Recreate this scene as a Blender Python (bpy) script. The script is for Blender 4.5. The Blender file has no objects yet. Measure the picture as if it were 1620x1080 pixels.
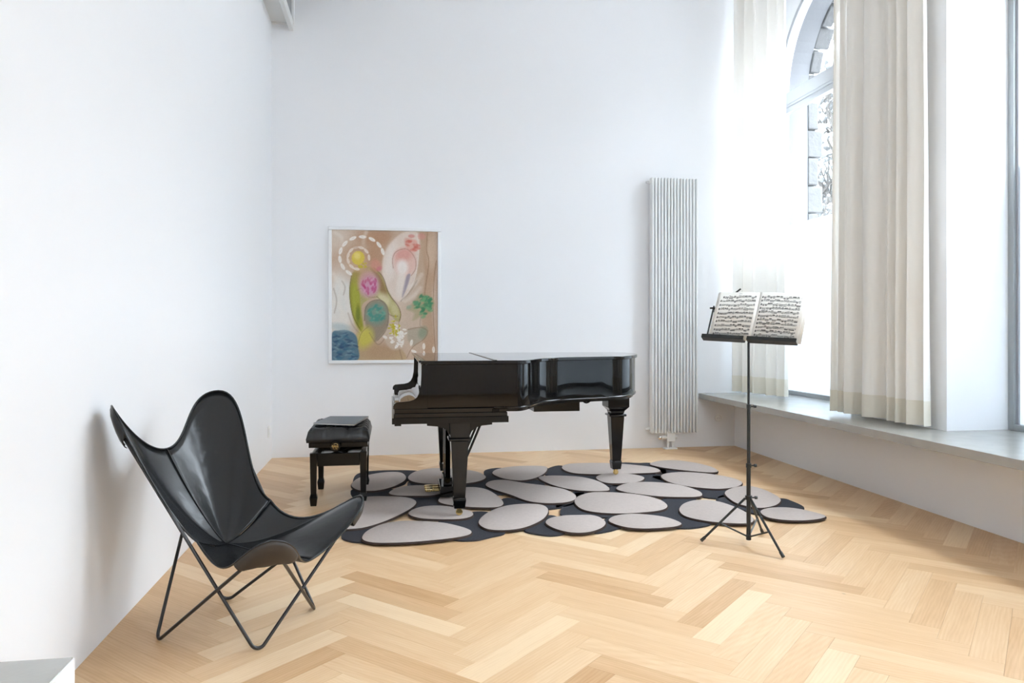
import bpy, bmesh, math, random
import numpy as np
from mathutils import Vector, Matrix

random.seed(7)
rng = np.random.default_rng(11)
SC = bpy.context.scene
COL = SC.collection
PI = math.pi

# ------------------------------------------------------------------ camera
F_PX, CAM_H, YAW = 1180.0, 1.2, math.radians(9.2)
CT, ST = math.cos(YAW), math.sin(YAW)
cd = bpy.data.cameras.new('camera')
cam = bpy.data.objects.new('camera', cd)
COL.objects.link(cam)
cd.sensor_width = 36.0
cd.lens = 36.0 * F_PX / 1620.0
cd.shift_y = -19.0 / 1620.0
cd.clip_start = 0.02
cam.location = (0, 0, CAM_H)
cam.rotation_euler = (PI / 2, 0, -YAW)
SC.camera = cam

# ------------------------------------------------------------------ world, light, exposure
SKY = 2.6
W = bpy.data.worlds.new('overcast_sky')
SC.world = W
W.use_nodes = True
wn = W.node_tree.nodes
wn['Background'].inputs['Color'].default_value = (0.865, 0.935, 1.03, 1)
# standard overcast sky: zenith three times as bright as the horizon
_g = wn.new('ShaderNodeTexCoord'); _s = wn.new('ShaderNodeSeparateXYZ')
_m = wn.new('ShaderNodeMath'); _m.operation = 'MAXIMUM'; _m.inputs[1].default_value = 0.0
_a = wn.new('ShaderNodeMath'); _a.operation = 'MULTIPLY_ADD'; _a.inputs[1].default_value = 2 * SKY; _a.inputs[2].default_value = SKY
W.node_tree.links.new(_g.outputs['Generated'], _s.inputs[0]); W.node_tree.links.new(_s.outputs['Z'], _m.inputs[0])
W.node_tree.links.new(_m.outputs[0], _a.inputs[0]); W.node_tree.links.new(_a.outputs[0], wn['Background'].inputs['Strength'])
SC.view_settings.view_transform = 'Standard'
SC.view_settings.look = 'None'
SC.view_settings.gamma = 1.0
SC.view_settings.use_curve_mapping = False
SC.view_settings.exposure = 2.48
cy = SC.cycles
cy.max_bounces = 14
cy.diffuse_bounces = 8
cy.glossy_bounces = 5
cy.transmission_bounces = 8
cy.transparent_max_bounces = 12
cy.caustics_reflective = False
cy.caustics_refractive = False
cy.sample_clamp_indirect = 12.0
cy.use_denoising = True

# room constants (metres)
XL, YB = -1.10, 7.235          # left wall, back wall
XR = 3.50                      # wall under the window ledge
XP = 3.52                      # room side of the window piers
XW0, XW1 = 4.02, 4.29          # outer wall
YR = -4.6                      # rear wall
ZC = 5.2                       # ceiling
LEDGE_Z = 0.548
# arched windows: (y0, y1)
WINS = [(5.29, 7.19), (2.38, 4.28), (0.25, 1.37)]  # third window is unseen, added for extra daylight
Z_SPRING, Z_TR0, Z_TR1, Z_FILM = 3.63, 3.40, 3.60, 2.26


def portal(name, loc, rot, sx, sy):
    l = bpy.data.lights.new(name, 'AREA')
    l.shape = 'RECTANGLE'
    l.size, l.size_y = sx, sy
    l.cycles.is_portal = True
    o = bpy.data.objects.new(name, l)
    COL.objects.link(o)
    o.location = loc
    o.rotation_euler = rot
    return o


for (y0, y1) in WINS:
    portal('daylight_portal', (XW1 + 0.24, (y0 + y1) / 2, 2.5), (0, PI / 2, 0), 4.0, y1 - y0 + 0.1)

RX0_, RX1_, RZ0_, RZ1_ = 0.6, 2.6, 2.5, 4.3      # unseen high window added in the rear wall for fill light
portal('daylight_portal', ((RX0_ + RX1_) / 2, YR - 0.34, (RZ0_ + RZ1_) / 2), (PI / 2, 0, 0), RX1_ - RX0_, RZ1_ - RZ0_)

# ------------------------------------------------------------------ materials
MATS = {}


def lin(c):
    c = [x / 255.0 for x in c]
    return tuple(x / 12.92 if x <= 0.04045 else ((x + 0.055) / 1.055) ** 2.4 for x in c)


def mat(name, col=(0.8, 0.8, 0.8), rough=0.5, metal=0.0, spec=0.5, coat=0.0, noise=None, bump=None):
    """noise=(scale, amount): slight colour mottling; bump=(scale, strength)"""
    m = bpy.data.materials.new(name)
    m.use_nodes = True
    nt = m.node_tree
    b = nt.nodes['Principled BSDF']
    b.inputs['Base Color'].default_value = (*col, 1)
    b.inputs['Roughness'].default_value = rough
    b.inputs['Metallic'].default_value = metal
    b.inputs['Specular IOR Level'].default_value = spec
    b.inputs['Coat Weight'].default_value = coat
    b.inputs['Coat Roughness'].default_value = 0.03
    if noise or bump:
        tc = nt.nodes.new('ShaderNodeTexCoord')
    if noise:
        n = nt.nodes.new('ShaderNodeTexNoise')
        n.inputs['Scale'].default_value = noise[0]
        n.inputs['Detail'].default_value = 5
        nt.links.new(tc.outputs['Object'], n.inputs['Vector'])
        mx = nt.nodes.new('ShaderNodeMix')
        mx.data_type = 'RGBA'
        a = noise[1]
        mx.inputs['A'].default_value = (*[c * (1 - a) for c in col], 1)
        mx.inputs['B'].default_value = (*[min(1, c * (1 + a)) for c in col], 1)
        nt.links.new(n.outputs['Fac'], mx.inputs['Factor'])
        nt.links.new(mx.outputs['Result'], b.inputs['Base Color'])
    if bump:
        n = nt.nodes.new('ShaderNodeTexNoise')
        n.inputs['Scale'].default_value = bump[0]
        n.inputs['Detail'].default_value = 4
        nt.links.new(tc.outputs['Object'], n.inputs['Vector'])
        bp = nt.nodes.new('ShaderNodeBump')
        bp.inputs['Strength'].default_value = bump[1]
        bp.inputs['Distance'].default_value = 0.01
        nt.links.new(n.outputs['Fac'], bp.inputs['Height'])
        nt.links.new(bp.outputs['Normal'], b.inputs['Normal'])
    MATS[name] = m
    return m


mat('wall_paint', (0.86, 0.87, 0.89), 0.75, spec=0.2, bump=(60, 0.02))
mat('ceiling_paint', (0.86, 0.87, 0.88), 0.8, spec=0.2)
mat('white_lacquer', (0.83, 0.835, 0.83), 0.35)
mat('radiator_enamel', (0.80, 0.81, 0.80), 0.3)
mat('concrete', (0.40, 0.39, 0.365), 0.2, spec=0.6, noise=(7, 0.16), bump=(90, 0.04))
mat('beam_white', (0.74, 0.75, 0.74), 0.5)
mat('dark_glass', (0.11, 0.125, 0.15), 0.1)
mat('piano_black', (0.0015, 0.0014, 0.0014), 0.025, spec=0.46)
mat('satin_black', (0.004, 0.0034, 0.003), 0.14, spec=0.32)
mat('rod_black', (0.018, 0.016, 0.016), 0.32)
mat('stand_black', (0.012, 0.014, 0.014), 0.4)
mat('brass', (0.83, 0.62, 0.26), 0.16, metal=1.0)
mat('chrome', (0.75, 0.75, 0.74), 0.15, metal=1.0)
mat('leather', (0.0055, 0.0062, 0.0072), 0.27, spec=0.5, noise=(9, 0.3), bump=(14, 0.22))
mat('leather_back', (0.035, 0.026, 0.02), 0.6, noise=(25, 0.2))
mat('cushion_leather', (0.010, 0.0098, 0.0102), 0.36, bump=(150, 0.08))
mat('felt_light', (0.46, 0.395, 0.358), 0.95, spec=0.1, noise=(55, 0.10), bump=(420, 0.25))
mat('felt_dark', (0.046, 0.046, 0.053), 0.95, spec=0.1, noise=(90, 0.35), bump=(420, 0.3))
mat('felt_edge', (0.06, 0.042, 0.036), 0.95, spec=0.1)
mat('paper', (0.78, 0.75, 0.69), 0.7, spec=0.2, noise=(14, 0.03))
mat('ink', (0.03, 0.03, 0.032), 0.7)
mat('booklet_cover', (0.065, 0.092, 0.115), 0.3, noise=(12, 0.12))
mat('frame_silver', (0.80, 0.81, 0.82), 0.3, spec=0.6)
mat('window_frame', (0.36, 0.375, 0.40), 0.4)
mat('window_frame_grey', (0.33, 0.36, 0.37), 0.4)
mat('facade_render', (0.155, 0.155, 0.162), 0.9, noise=(3, 0.06), bump=(40, 0.1))
mat('facade_stone', (0.11, 0.108, 0.107), 0.95, noise=(18, 0.3), bump=(22, 0.8))
mat('pavement', (0.42, 0.42, 0.43), 0.9, noise=(2, 0.1))
mat('hill_scrub', (0.13, 0.13, 0.13), 1.0, spec=0.0, noise=(1.5, 0.5))
mat('sky_block_facade', (0.33, 0.32, 0.31), 0.9, noise=(0.8, 0.1))
mat('bark', (0.05, 0.045, 0.04), 0.9)
mat('frosted_leaf', (0.15, 0.155, 0.155), 0.9, noise=(6, 0.3))
mat('subfloor', (0.34, 0.22, 0.12), 0.9)
mat('plastic_white', (0.80, 0.80, 0.79), 0.35)
mat('socket_grey', (0.30, 0.30, 0.31), 0.5)


def build_special():
    # oak planks: per-plank tone and plank-aligned coordinates come with the mesh
    m = bpy.data.materials.new('oak'); m.use_nodes = True; MATS['oak'] = m
    nt = m.node_tree; N = nt.nodes; L = nt.links; b = N['Principled BSDF']
    at = N.new('ShaderNodeAttribute'); at.attribute_name = 'plank_uv'
    tn = N.new('ShaderNodeAttribute'); tn.attribute_name = 'tone'
    mp = N.new('ShaderNodeMapping'); mp.inputs['Scale'].default_value = (1.3, 11.0, 1.0)
    L.new(at.outputs['Vector'], mp.inputs['Vector'])
    n1 = N.new('ShaderNodeTexNoise'); n1.inputs['Scale'].default_value = 2.6; n1.inputs['Detail'].default_value = 6
    n1.inputs['Distortion'].default_value = 0.6
    L.new(mp.outputs['Vector'], n1.inputs['Vector'])
    mp2 = N.new('ShaderNodeMapping'); mp2.inputs['Scale'].default_value = (5.0, 150.0, 1.0)
    L.new(at.outputs['Vector'], mp2.inputs['Vector'])
    n2 = N.new('ShaderNodeTexNoise'); n2.inputs['Scale'].default_value = 1.6; n2.inputs['Detail'].default_value = 4
    L.new(mp2.outputs['Vector'], n2.inputs['Vector'])
    mp3 = N.new('ShaderNodeMapping'); mp3.inputs['Scale'].default_value = (0.7, 5.0, 1.0)
    L.new(at.outputs['Vector'], mp3.inputs['Vector'])
    wv = N.new('ShaderNodeTexWave'); wv.wave_type = 'RINGS'; wv.rings_direction = 'Z'
    wv.inputs['Scale'].default_value = 4.5; wv.inputs['Distortion'].default_value = 5.0
    wv.inputs['Detail'].default_value = 3; wv.inputs['Detail Scale'].default_value = 1.4
    L.new(mp3.outputs['Vector'], wv.inputs['Vector'])
    r = N.new('ShaderNodeValToRGB')
    e = r.color_ramp.elements
    e[0].position = 0.0; e[0].color = (0.50, 0.285, 0.13, 1)
    e[1].position = 1.0; e[1].color = (0.78, 0.575, 0.36, 1)
    x = e.new(0.5); x.color = (0.66, 0.43, 0.235, 1)

    def math_(op, a, bb):
        k = N.new('ShaderNodeMath'); k.operation = op
        for i, v in enumerate((a, bb)):
            if isinstance(v, (int, float)): k.inputs[i].default_value = v
            else: L.new(v, k.inputs[i])
        return k.outputs[0]
    s = math_('ADD', tn.outputs['Fac'], math_('MULTIPLY', math_('SUBTRACT', n1.outputs['Fac'], 0.5), 0.55))
    s = math_('ADD', s, math_('MULTIPLY', math_('SUBTRACT', wv.outputs['Fac'], 0.5), 0.12))
    s = math_('ADD', s, math_('MULTIPLY', math_('SUBTRACT', n2.outputs['Fac'], 0.5), 0.28))
    L.new(s, r.inputs['Fac'])
    # sparse little knots
    vo = N.new('ShaderNodeTexVoronoi'); vo.inputs['Scale'].default_value = 2.2
    mp4 = N.new('ShaderNodeMapping'); mp4.inputs['Scale'].default_value = (1.0, 1.6, 1.0)
    L.new(at.outputs['Vector'], mp4.inputs['Vector']); L.new(mp4.outputs['Vector'], vo.inputs['Vector'])
    kn = N.new('ShaderNodeMapRange'); kn.inputs['From Min'].default_value = 0.008; kn.inputs['From Max'].default_value = 0.028
    kn.inputs['To Min'].default_value = 0.45; kn.inputs['To Max'].default_value = 1.0
    L.new(vo.outputs['Distance'], kn.inputs['Value'])
    mx = N.new('ShaderNodeMix'); mx.data_type = 'RGBA'; mx.blend_type = 'MULTIPLY'; mx.inputs['Factor'].default_value = 1
    cmb = N.new('ShaderNodeCombineColor')
    for k in range(3): L.new(kn.outputs[0], cmb.inputs[k])
    L.new(r.outputs['Color'], mx.inputs['A']); L.new(cmb.outputs[0], mx.inputs['B'])
    L.new(mx.outputs['Result'], b.inputs['Base Color'])
    b.inputs['Roughness'].default_value = 0.42
    b.inputs['Specular IOR Level'].default_value = 0.35
    bp = N.new('ShaderNodeBump'); bp.inputs['Strength'].default_value = 0.06; bp.inputs['Distance'].default_value = 0.002
    L.new(n2.outputs['Fac'], bp.inputs['Height']); L.new(bp.outputs['Normal'], b.inputs['Normal'])

    # clear glass: passes light straight through, small reflection
    m = bpy.data.materials.new('clear_glass'); m.use_nodes = True; MATS['clear_glass'] = m
    nt = m.node_tree; N = nt.nodes; L = nt.links
    for n in list(N):
        if n.type == 'BSDF_PRINCIPLED': N.remove(n)
    tr = N.new('ShaderNodeBsdfTransparent'); tr.inputs['Color'].default_value = (0.95, 0.97, 0.97, 1)
    gl = N.new('ShaderNodeBsdfGlossy'); gl.inputs['Roughness'].default_value = 0.02
    ms = N.new('ShaderNodeMixShader'); fr = N.new('ShaderNodeLayerWeight'); fr.inputs['Blend'].default_value = 0.5
    pw = N.new('ShaderNodeMath'); pw.operation = 'POWER'; pw.inputs[1].default_value = 4.0
    mu = N.new('ShaderNodeMath'); mu.operation = 'MULTIPLY_ADD'; mu.inputs[1].default_value = 0.22; mu.inputs[2].default_value = 0.02
    L.new(fr.outputs['Facing'], pw.inputs[0]); L.new(pw.outputs[0], mu.inputs[0])
    L.new(mu.outputs[0], ms.inputs[0]); L.new(tr.outputs[0], ms.inputs[1]); L.new(gl.outputs[0], ms.inputs[2])
    L.new(ms.outputs[0], N['Material Output'].inputs['Surface'])

    # frosted film on the lower panes
    m = bpy.data.materials.new('frosted_film'); m.use_nodes = True; MATS['frosted_film'] = m
    nt = m.node_tree; N = nt.nodes; L = nt.links
    for n in list(N):
        if n.type == 'BSDF_PRINCIPLED': N.remove(n)
    tl = N.new('ShaderNodeBsdfTranslucent'); tl.inputs['Color'].default_value = (0.60, 0.625, 0.645, 1)
    df = N.new('ShaderNodeBsdfDiffuse'); df.inputs['Color'].default_value = (0.85, 0.86, 0.87, 1)
    ms = N.new('ShaderNodeMixShader'); ms.inputs[0].default_value = 0.25
    L.new(tl.outputs[0], ms.inputs[1]); L.new(df.outputs[0], ms.inputs[2])
    L.new(ms.outputs[0], N['Material Output'].inputs['Surface'])

    # curtain cloths
    for nm, col, tfac, sheer in (('curtain_cloth', (0.92, 0.90, 0.855), 0.16, 0.015), ('curtain_hem', (0.82, 0.78, 0.68), 0.16, 0.0)):
        m = bpy.data.materials.new(nm); m.use_nodes = True; MATS[nm] = m
        nt = m.node_tree; N = nt.nodes; L = nt.links
        for n in list(N):
            if n.type == 'BSDF_PRINCIPLED': N.remove(n)
        df = N.new('ShaderNodeBsdfDiffuse'); df.inputs['Color'].default_value = (*col, 1)
        tl = N.new('ShaderNodeBsdfTranslucent'); tl.inputs['Color'].default_value = (*col, 1)
        tr = N.new('ShaderNodeBsdfTransparent')
        m1 = N.new('ShaderNodeMixShader'); m1.inputs[0].default_value = tfac
        L.new(df.outputs[0], m1.inputs[1]); L.new(tl.outputs[0], m1.inputs[2])
        m2 = N.new('ShaderNodeMixShader'); m2.inputs[0].default_value = sheer
        L.new(m1.outputs[0], m2.inputs[1]); L.new(tr.outputs[0], m2.inputs[2])
        L.new(m2.outputs[0], N['Material Output'].inputs['Surface'])

    # painted canvas: colour carried by the mesh
    m = bpy.data.materials.new('painted_canvas'); m.use_nodes = True; MATS['painted_canvas'] = m
    nt = m.node_tree; N = nt.nodes; L = nt.links; b = N['Principled BSDF']
    at = N.new('ShaderNodeAttribute'); at.attribute_name = 'paint'
    L.new(at.outputs['Color'], b.inputs['Base Color'])
    b.inputs['Roughness'].default_value = 0.6; b.inputs['Specular IOR Level'].default_value = 0.25


build_special()


# ------------------------------------------------------------------ mesh helpers
class MB:
    def __init__(self):
        self.v = []; self.f = []; self.mi = []

    def add(self, vs, fs, mi=0):
        o = len(self.v)
        self.v += [tuple(p) for p in vs]
        self.f += [tuple(i + o for i in f) for f in fs]
        self.mi += [mi] * len(fs)
        return self

    def box(self, x0, x1, y0, y1, z0, z1, mi=0):
        vs = [(x0, y0, z0), (x1, y0, z0), (x1, y1, z0), (x0, y1, z0), (x0, y0, z1), (x1, y0, z1), (x1, y1, z1), (x0, y1, z1)]
        fs = [(0, 3, 2, 1), (4, 5, 6, 7), (0, 1, 5, 4), (1, 2, 6, 5), (2, 3, 7, 6), (3, 0, 4, 7)]
        return self.add(vs, fs, mi)

    def frustum(self, cx, cy, z0, z1, hx0, hy0, hx1, hy1, mi=0):
        vs = [(cx - hx0, cy - hy0, z0), (cx + hx0, cy - hy0, z0), (cx + hx0, cy + hy0, z0), (cx - hx0, cy + hy0, z0),
              (cx - hx1, cy - hy1, z1), (cx + hx1, cy - hy1, z1), (cx + hx1, cy + hy1, z1), (cx - hx1, cy + hy1, z1)]
        fs = [(0, 3, 2, 1), (4, 5, 6, 7), (0, 1, 5, 4), (1, 2, 6, 5), (2, 3, 7, 6), (3, 0, 4, 7)]
        return self.add(vs, fs, mi)

    def prism(self, poly, axis, a0, a1, mi=0, side_mi=None):
        """poly: 2-D points; axis 'x': poly=(y,z); 'y': poly=(x,z); 'z': poly=(x,y)"""
        def P(p, a):
            return {'x': (a, p[0], p[1]), 'y': (p[0], a, p[1]), 'z': (p[0], p[1], a)}[axis]
        n = len(poly)
        ar = sum(poly[i][0] * poly[(i + 1) % n][1] - poly[(i + 1) % n][0] * poly[i][1] for i in range(n))
        if (ar < 0) != (axis == 'y'): poly = poly[::-1]
        vs = [P(p, a0) for p in poly] + [P(p, a1) for p in poly]
        self.add(vs, [tuple(range(n))[::-1], tuple(range(n, 2 * n))], mi)
        o = len(self.v) - 2 * n
        sm = mi if side_mi is None else side_mi
        for i in range(n):
            j = (i + 1) % n
            self.f.append((o + i, o + j, o + n + j, o + n + i)); self.mi.append(sm)
        return self

    def tube(self, pts, r, seg=10, closed=False, caps=True, mi=0):
        pts = [Vector(p) for p in pts]
        n = len(pts)
        rs = r if isinstance(r, (list, tuple)) else [r] * n
        tang = []
        for i in range(n):
            if closed: t = pts[(i + 1) % n] - pts[i - 1]
            else: t = pts[min(i + 1, n - 1)] - pts[max(i - 1, 0)]
            tang.append(t.normalized() if t.length > 1e-9 else Vector((0, 0, 1)))
        up = Vector((0, 0, 1)) if abs(tang[0].z) < 0.9 else Vector((1, 0, 0))
        nrm = (up - tang[0] * up.dot(tang[0])).normalized()
        vs = []
        for i in range(n):
            if i: nrm = (nrm - tang[i] * nrm.dot(tang[i])).normalized()
            bi = tang[i].cross(nrm)
            for k in range(seg):
                a = 2 * PI * k / seg
                vs.append(pts[i] + (nrm * math.cos(a) + bi * math.sin(a)) * rs[i])
        fs = []
        for i in range(n if closed else n - 1):
            j = (i + 1) % n
            # closed loops: find the rotation that lines the last ring up with the first
            sh = 0
            if closed and j == 0:
                best = 1e9
                for s in range(seg):
                    d = (vs[i * seg] - vs[s]).length
                    if d < best: best, sh = d, s
            for k in range(seg):
                k2 = (k + 1) % seg
                fs.append((i * seg + k, i * seg + k2, j * seg + (k2 + sh) % seg, j * seg + (k + sh) % seg))
        if not closed and caps:
            fs.append(tuple(range(seg))[::-1]); fs.append(tuple(range((n - 1) * seg, n * seg)))
        return self.add(vs, fs, mi)

    def lathe(self, prof, c, axis='z', seg=24, mi=0):
        """prof: (radius, along) pairs from one end to the other"""
        vs = []
        for r, h in prof:
            for k in range(seg):
                a = 2 * PI * k / seg
                p = (r * math.cos(a), r * math.sin(a), h)
                if axis == 'y': p = (p[0], p[2], p[1])
                if axis == 'x': p = (p[2], p[0], p[1])
                vs.append((c[0] + p[0], c[1] + p[1], c[2] + p[2]))
        fs = []
        for i in range(len(prof) - 1):
            for k in range(seg):
                k2 = (k + 1) % seg
                fs.append((i * seg + k, i * seg + k2, (i + 1) * seg + k2, (i + 1) * seg + k))
        fs.append(tuple(range(seg))[::-1]); fs.append(tuple(range((len(prof) - 1) * seg, len(prof) * seg)))
        if axis == 'y': fs = [f[::-1] for f in fs]
        return self.add(vs, fs, mi)

    def build(self, name, mats, parent=None, bevel=0.0, smooth=None, fix=False, segs=2):
        me = bpy.data.meshes.new(name)
        off = origin_of(parent) if parent is not None else Vector((0, 0, 0))
        me.from_pydata([tuple(Vector(p) - off) for p in self.v], [], self.f)
        if isinstance(mats, str): mats = [mats]
        for mm in mats: me.materials.append(MATS[mm])
        if len(mats) > 1: me.polygons.foreach_set('material_index', self.mi)
        if fix:
            bm = bmesh.new(); bm.from_mesh(me)
            bmesh.ops.recalc_face_normals(bm, faces=bm.faces); bm.to_mesh(me); bm.free()
        if smooth is not None:
            me.shade_smooth()
            if smooth < 180: me.set_sharp_from_angle(angle=math.radians(smooth))
        me.update()
        o = bpy.data.objects.new(name, me)
        COL.objects.link(o)
        if parent is not None: o.parent = parent
        if bevel:
            b = o.modifiers.new('bevel', 'BEVEL'); b.width = bevel; b.segments = segs; b.limit_method = 'ANGLE'
            b.angle_limit = math.radians(40); b.harden_normals = False
            me.shade_smooth(); me.set_sharp_from_angle(angle=math.radians(50))
        return o


def origin_of(o):
    v = Vector((0, 0, 0))
    while o is not None:
        v += o.location; o = o.parent
    return v


def tag(o, label, cat, group=None):
    o['label'] = label; o['category'] = cat
    if group: o['group'] = group
    return o


def struct(o):
    o['kind'] = 'structure'
    return o


def thing(name, label, cat, loc=(0, 0, 0), group=None):
    o = bpy.data.objects.new(name, None)
    COL.objects.link(o)
    o.location = loc; o.empty_display_size = 0.1
    return tag(o, label, cat, group)


def catmull(pts, n=6, closed=True):
    pts = [Vector(p) for p in pts]
    m = len(pts); out = []
    for i in range(m if closed else m - 1):
        p0, p1, p2, p3 = (pts[(i - 1) % m], pts[i], pts[(i + 1) % m], pts[(i + 2) % m]) if closed else \
            (pts[max(i - 1, 0)], pts[i], pts[i + 1], pts[min(i + 2, m - 1)])
        for k in range(n):
            t = k / n
            out.append(0.5 * ((2 * p1) + (p2 - p0) * t + (2 * p0 - 5 * p1 + 4 * p2 - p3) * t * t + (3 * p1 - p0 - 3 * p2 + p3) * t ** 3))
    if not closed: out.append(pts[-1])
    return out


def fillet_loop(pts, rads, n=8):
    """closed polyline with rounded corners"""
    out = []
    m = len(pts)
    for i in range(m):
        p, a, b = Vector(pts[i]), Vector(pts[i - 1]), Vector(pts[(i + 1) % m])
        da, db = (a - p).normalized(), (b - p).normalized()
        ang = da.angle(db)
        d = rads[i] / math.tan(ang / 2)
        c = p + (da + db).normalized() * (rads[i] / math.sin(ang / 2))
        s, e = p + da * d - c, p + db * d - c
        tot = s.angle(e)
        for k in range(n + 1):
            t = k / n
            out.append(c + s * (math.sin((1 - t) * tot) / math.sin(tot)) + e * (math.sin(t * tot) / math.sin(tot)))
    return out


# ------------------------------------------------------------------ room shell
m = MB(); m.box(XL - 0.3, XL, YR, YB + 0.3, -0.1, ZC)
struct(m.build('wall_left', 'wall_paint'))
m = MB(); m.box(XL - 0.3, XW0, YB, YB + 0.3, -0.1, ZC)
struct(m.build('wall_back', 'wall_paint'))
m = MB(); m.box(XR, XR + 0.12, YR, YB, -0.1, LEDGE_Z - 0.053)
struct(m.build('wall_lower_right', 'wall_paint'))
m = MB(); m.box(XL - 0.3, XW1, YR - 0.3, YB + 0.3, ZC, ZC + 0.2)
struct(m.build('ceiling', 'ceiling_paint'))
m = MB()
m.box(XL - 0.3, RX0_, YR - 0.3, YR, -0.1, ZC); m.box(RX1_, XW1, YR - 0.3, YR, -0.1, ZC)
m.box(RX0_, RX1_, YR - 0.3, YR, -0.1, RZ0_); m.box(RX0_, RX1_, YR - 0.3, YR, RZ1_, ZC)
struct(m.build('wall_rear', 'wall_paint'))


def arch_pts(y0, y1, zs, n=28, grow=0.0):
    c, r = (y0 + y1) / 2, (y1 - y0) / 2 + grow
    return [(c + r * math.cos(PI * k / n), zs + r * math.sin(PI * k / n)) for k in range(n + 1)]   # from y1 side to y0 side


def arched_slab(m, x0, x1, mi=0, zb=-0.1, wins=WINS, ya=YR - 0.3, yb=YB + 0.3):
    """outer wall between x0 and x1 with one arched hole per window"""
    edges = sorted(wins)
    cur = ya
    for (y0, y1) in edges:
        m.box(x0, x1, cur, y0, zb, ZC, mi)
        m.box(x0, x1, y0, y1, zb, LEDGE_Z - 0.003, mi)
        A = arch_pts(y0, y1, Z_SPRING)
        n = len(A)
        vs = [(x0, p[0], p[1]) for p in A] + [(x1, p[0], p[1]) for p in A] + [(x0, p[0], ZC) for p in A] + [(x1, p[0], ZC) for p in A]
        fs = []
        for k in range(n - 1):
            fs.append((k, k + 1, 2 * n + k + 1, 2 * n + k))
            fs.append((n + k + 1, n + k, 3 * n + k, 3 * n + k + 1))
            fs.append((k + 1, k, n + k, n + k + 1))
        m.add(vs, fs, mi)
        cur = y1
    m.box(x0, x1, cur, yb, zb, ZC, mi)


m = MB()
arched_slab(m, XW0, XW0 + 0.06)
ys = sorted(WINS)
gaps = [(ys[i][1], ys[i + 1][0]) for i in range(len(ys) - 1)] + [(YR, ys[0][0])]
for g in gaps:
    m.box(XP, XW0, g[0], g[1], LEDGE_Z, ZC)
struct(m.build('wall_right', 'wall_paint'))
m = MB()
arched_slab(m, XW0 + 0.06, XW1)
struct(m.build('wall_facade', 'facade_render'))

# stone dressing of the arches, seen through the glass (one block per stone)
for wi, (y0, y1) in enumerate(WINS[:2]):
    t = thing('stone_surround', ['rough grey stone blocks edging the far arched window outside', 'rough grey stone blocks edging the window at the right edge'][wi],
              'stonework', (XW1, (y0 + y1) / 2, 0.0))
    z = 0.1; k = 0
    while z < Z_SPRING - 0.05:
        h = 0.29
        for s, ye in ((1, y1), (-1, y0)):
            ln = 0.42 if k % 2 else 0.26
            dp = 0.055 if k % 2 else 0.11
            a, b_ = (ye - 0.012 * (k % 2), ye + ln) if s > 0 else (ye - ln, ye + 0.012 * (k % 2))
            mm = MB(); mm.box(XW1 + 0.0005, XW1 + 0.06 + dp, a, b_, z, z + h - 0.014)
            mm.build('stone_block', 'facade_stone', t, bevel=0.012)
        z += h; k += 1
    c, r = (y0 + y1) / 2, (y1 - y0) / 2
    nv = 13
    for k in range(nv):
        a0, a1 = PI * k / nv + 0.012, PI * (k + 1) / nv - 0.012
        ro = r + (0.42 if k % 2 else 0.30)
        ri = r - (0.02 if k % 2 else 0.0)
        q = [(c + ri * math.cos(a), Z_SPRING + ri * math.sin(a)) for a in (a0, (a0 + a1) / 2, a1)] + \
            [(c + ro * math.cos(a), Z_SPRING + ro * math.sin(a)) for a in (a1, (a0 + a1) / 2, a0)]
        mm = MB(); mm.prism(q, 'x', XW1 + 0.0005, XW1 + (0.115 if k % 2 else 0.17))
        mm.build('stone_block', 'facade_stone', t, bevel=0.012)

# gallery edge above the left wall
t = bpy.data.objects.new('trim_1', None); COL.objects.link(t); t.location = (XL, YB, 4.06); struct(t)
t['label'] = 'white edge of an upper gallery in the top left corner'
m = MB(); m.box(XL, -0.945, 0.5, YB, 4.062, 4.3); m.build('soffit', 'beam_white', t)
m = MB(); m.box(-0.945, -0.905, 0.5, YB, 3.997, 4.085); m.build('edge_rail', 'beam_white', t, bevel=0.003)
m = MB(); m.box(-0.932, -0.920, 0.5, YB - 0.02, 4.085, 4.9); m.build('glass_panel', 'dark_glass', t)
m = MB(); m.box(-0.935, -0.898, YB - 0.02, YB, 4.06, 4.9); m.build('end_post', 'white_lacquer', t, bevel=0.002)
m = MB(); m.box(XL, -0.945, YB - 0.03, YB, 4.052, 4.062); m.build('shadow_gap_strip', 'beam_white', t)

# low parapet in the near left corner
t = bpy.data.objects.new('wall_parapet', None); COL.objects.link(t); t.location = (-0.9, 1.2, 0); struct(t)
t['label'] = 'low white parapet with a grey concrete top in the near left corner'
m = MB(); m.box(XL, -0.716, 0.2, 1.848, 0.0, 0.447); m.build('parapet_body', 'wall_paint', t)
m = MB(); m.box(XL, -0.719, 0.2, 1.845, 0.447, 0.4505); m.build('parapet_top', 'concrete', t)

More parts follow.
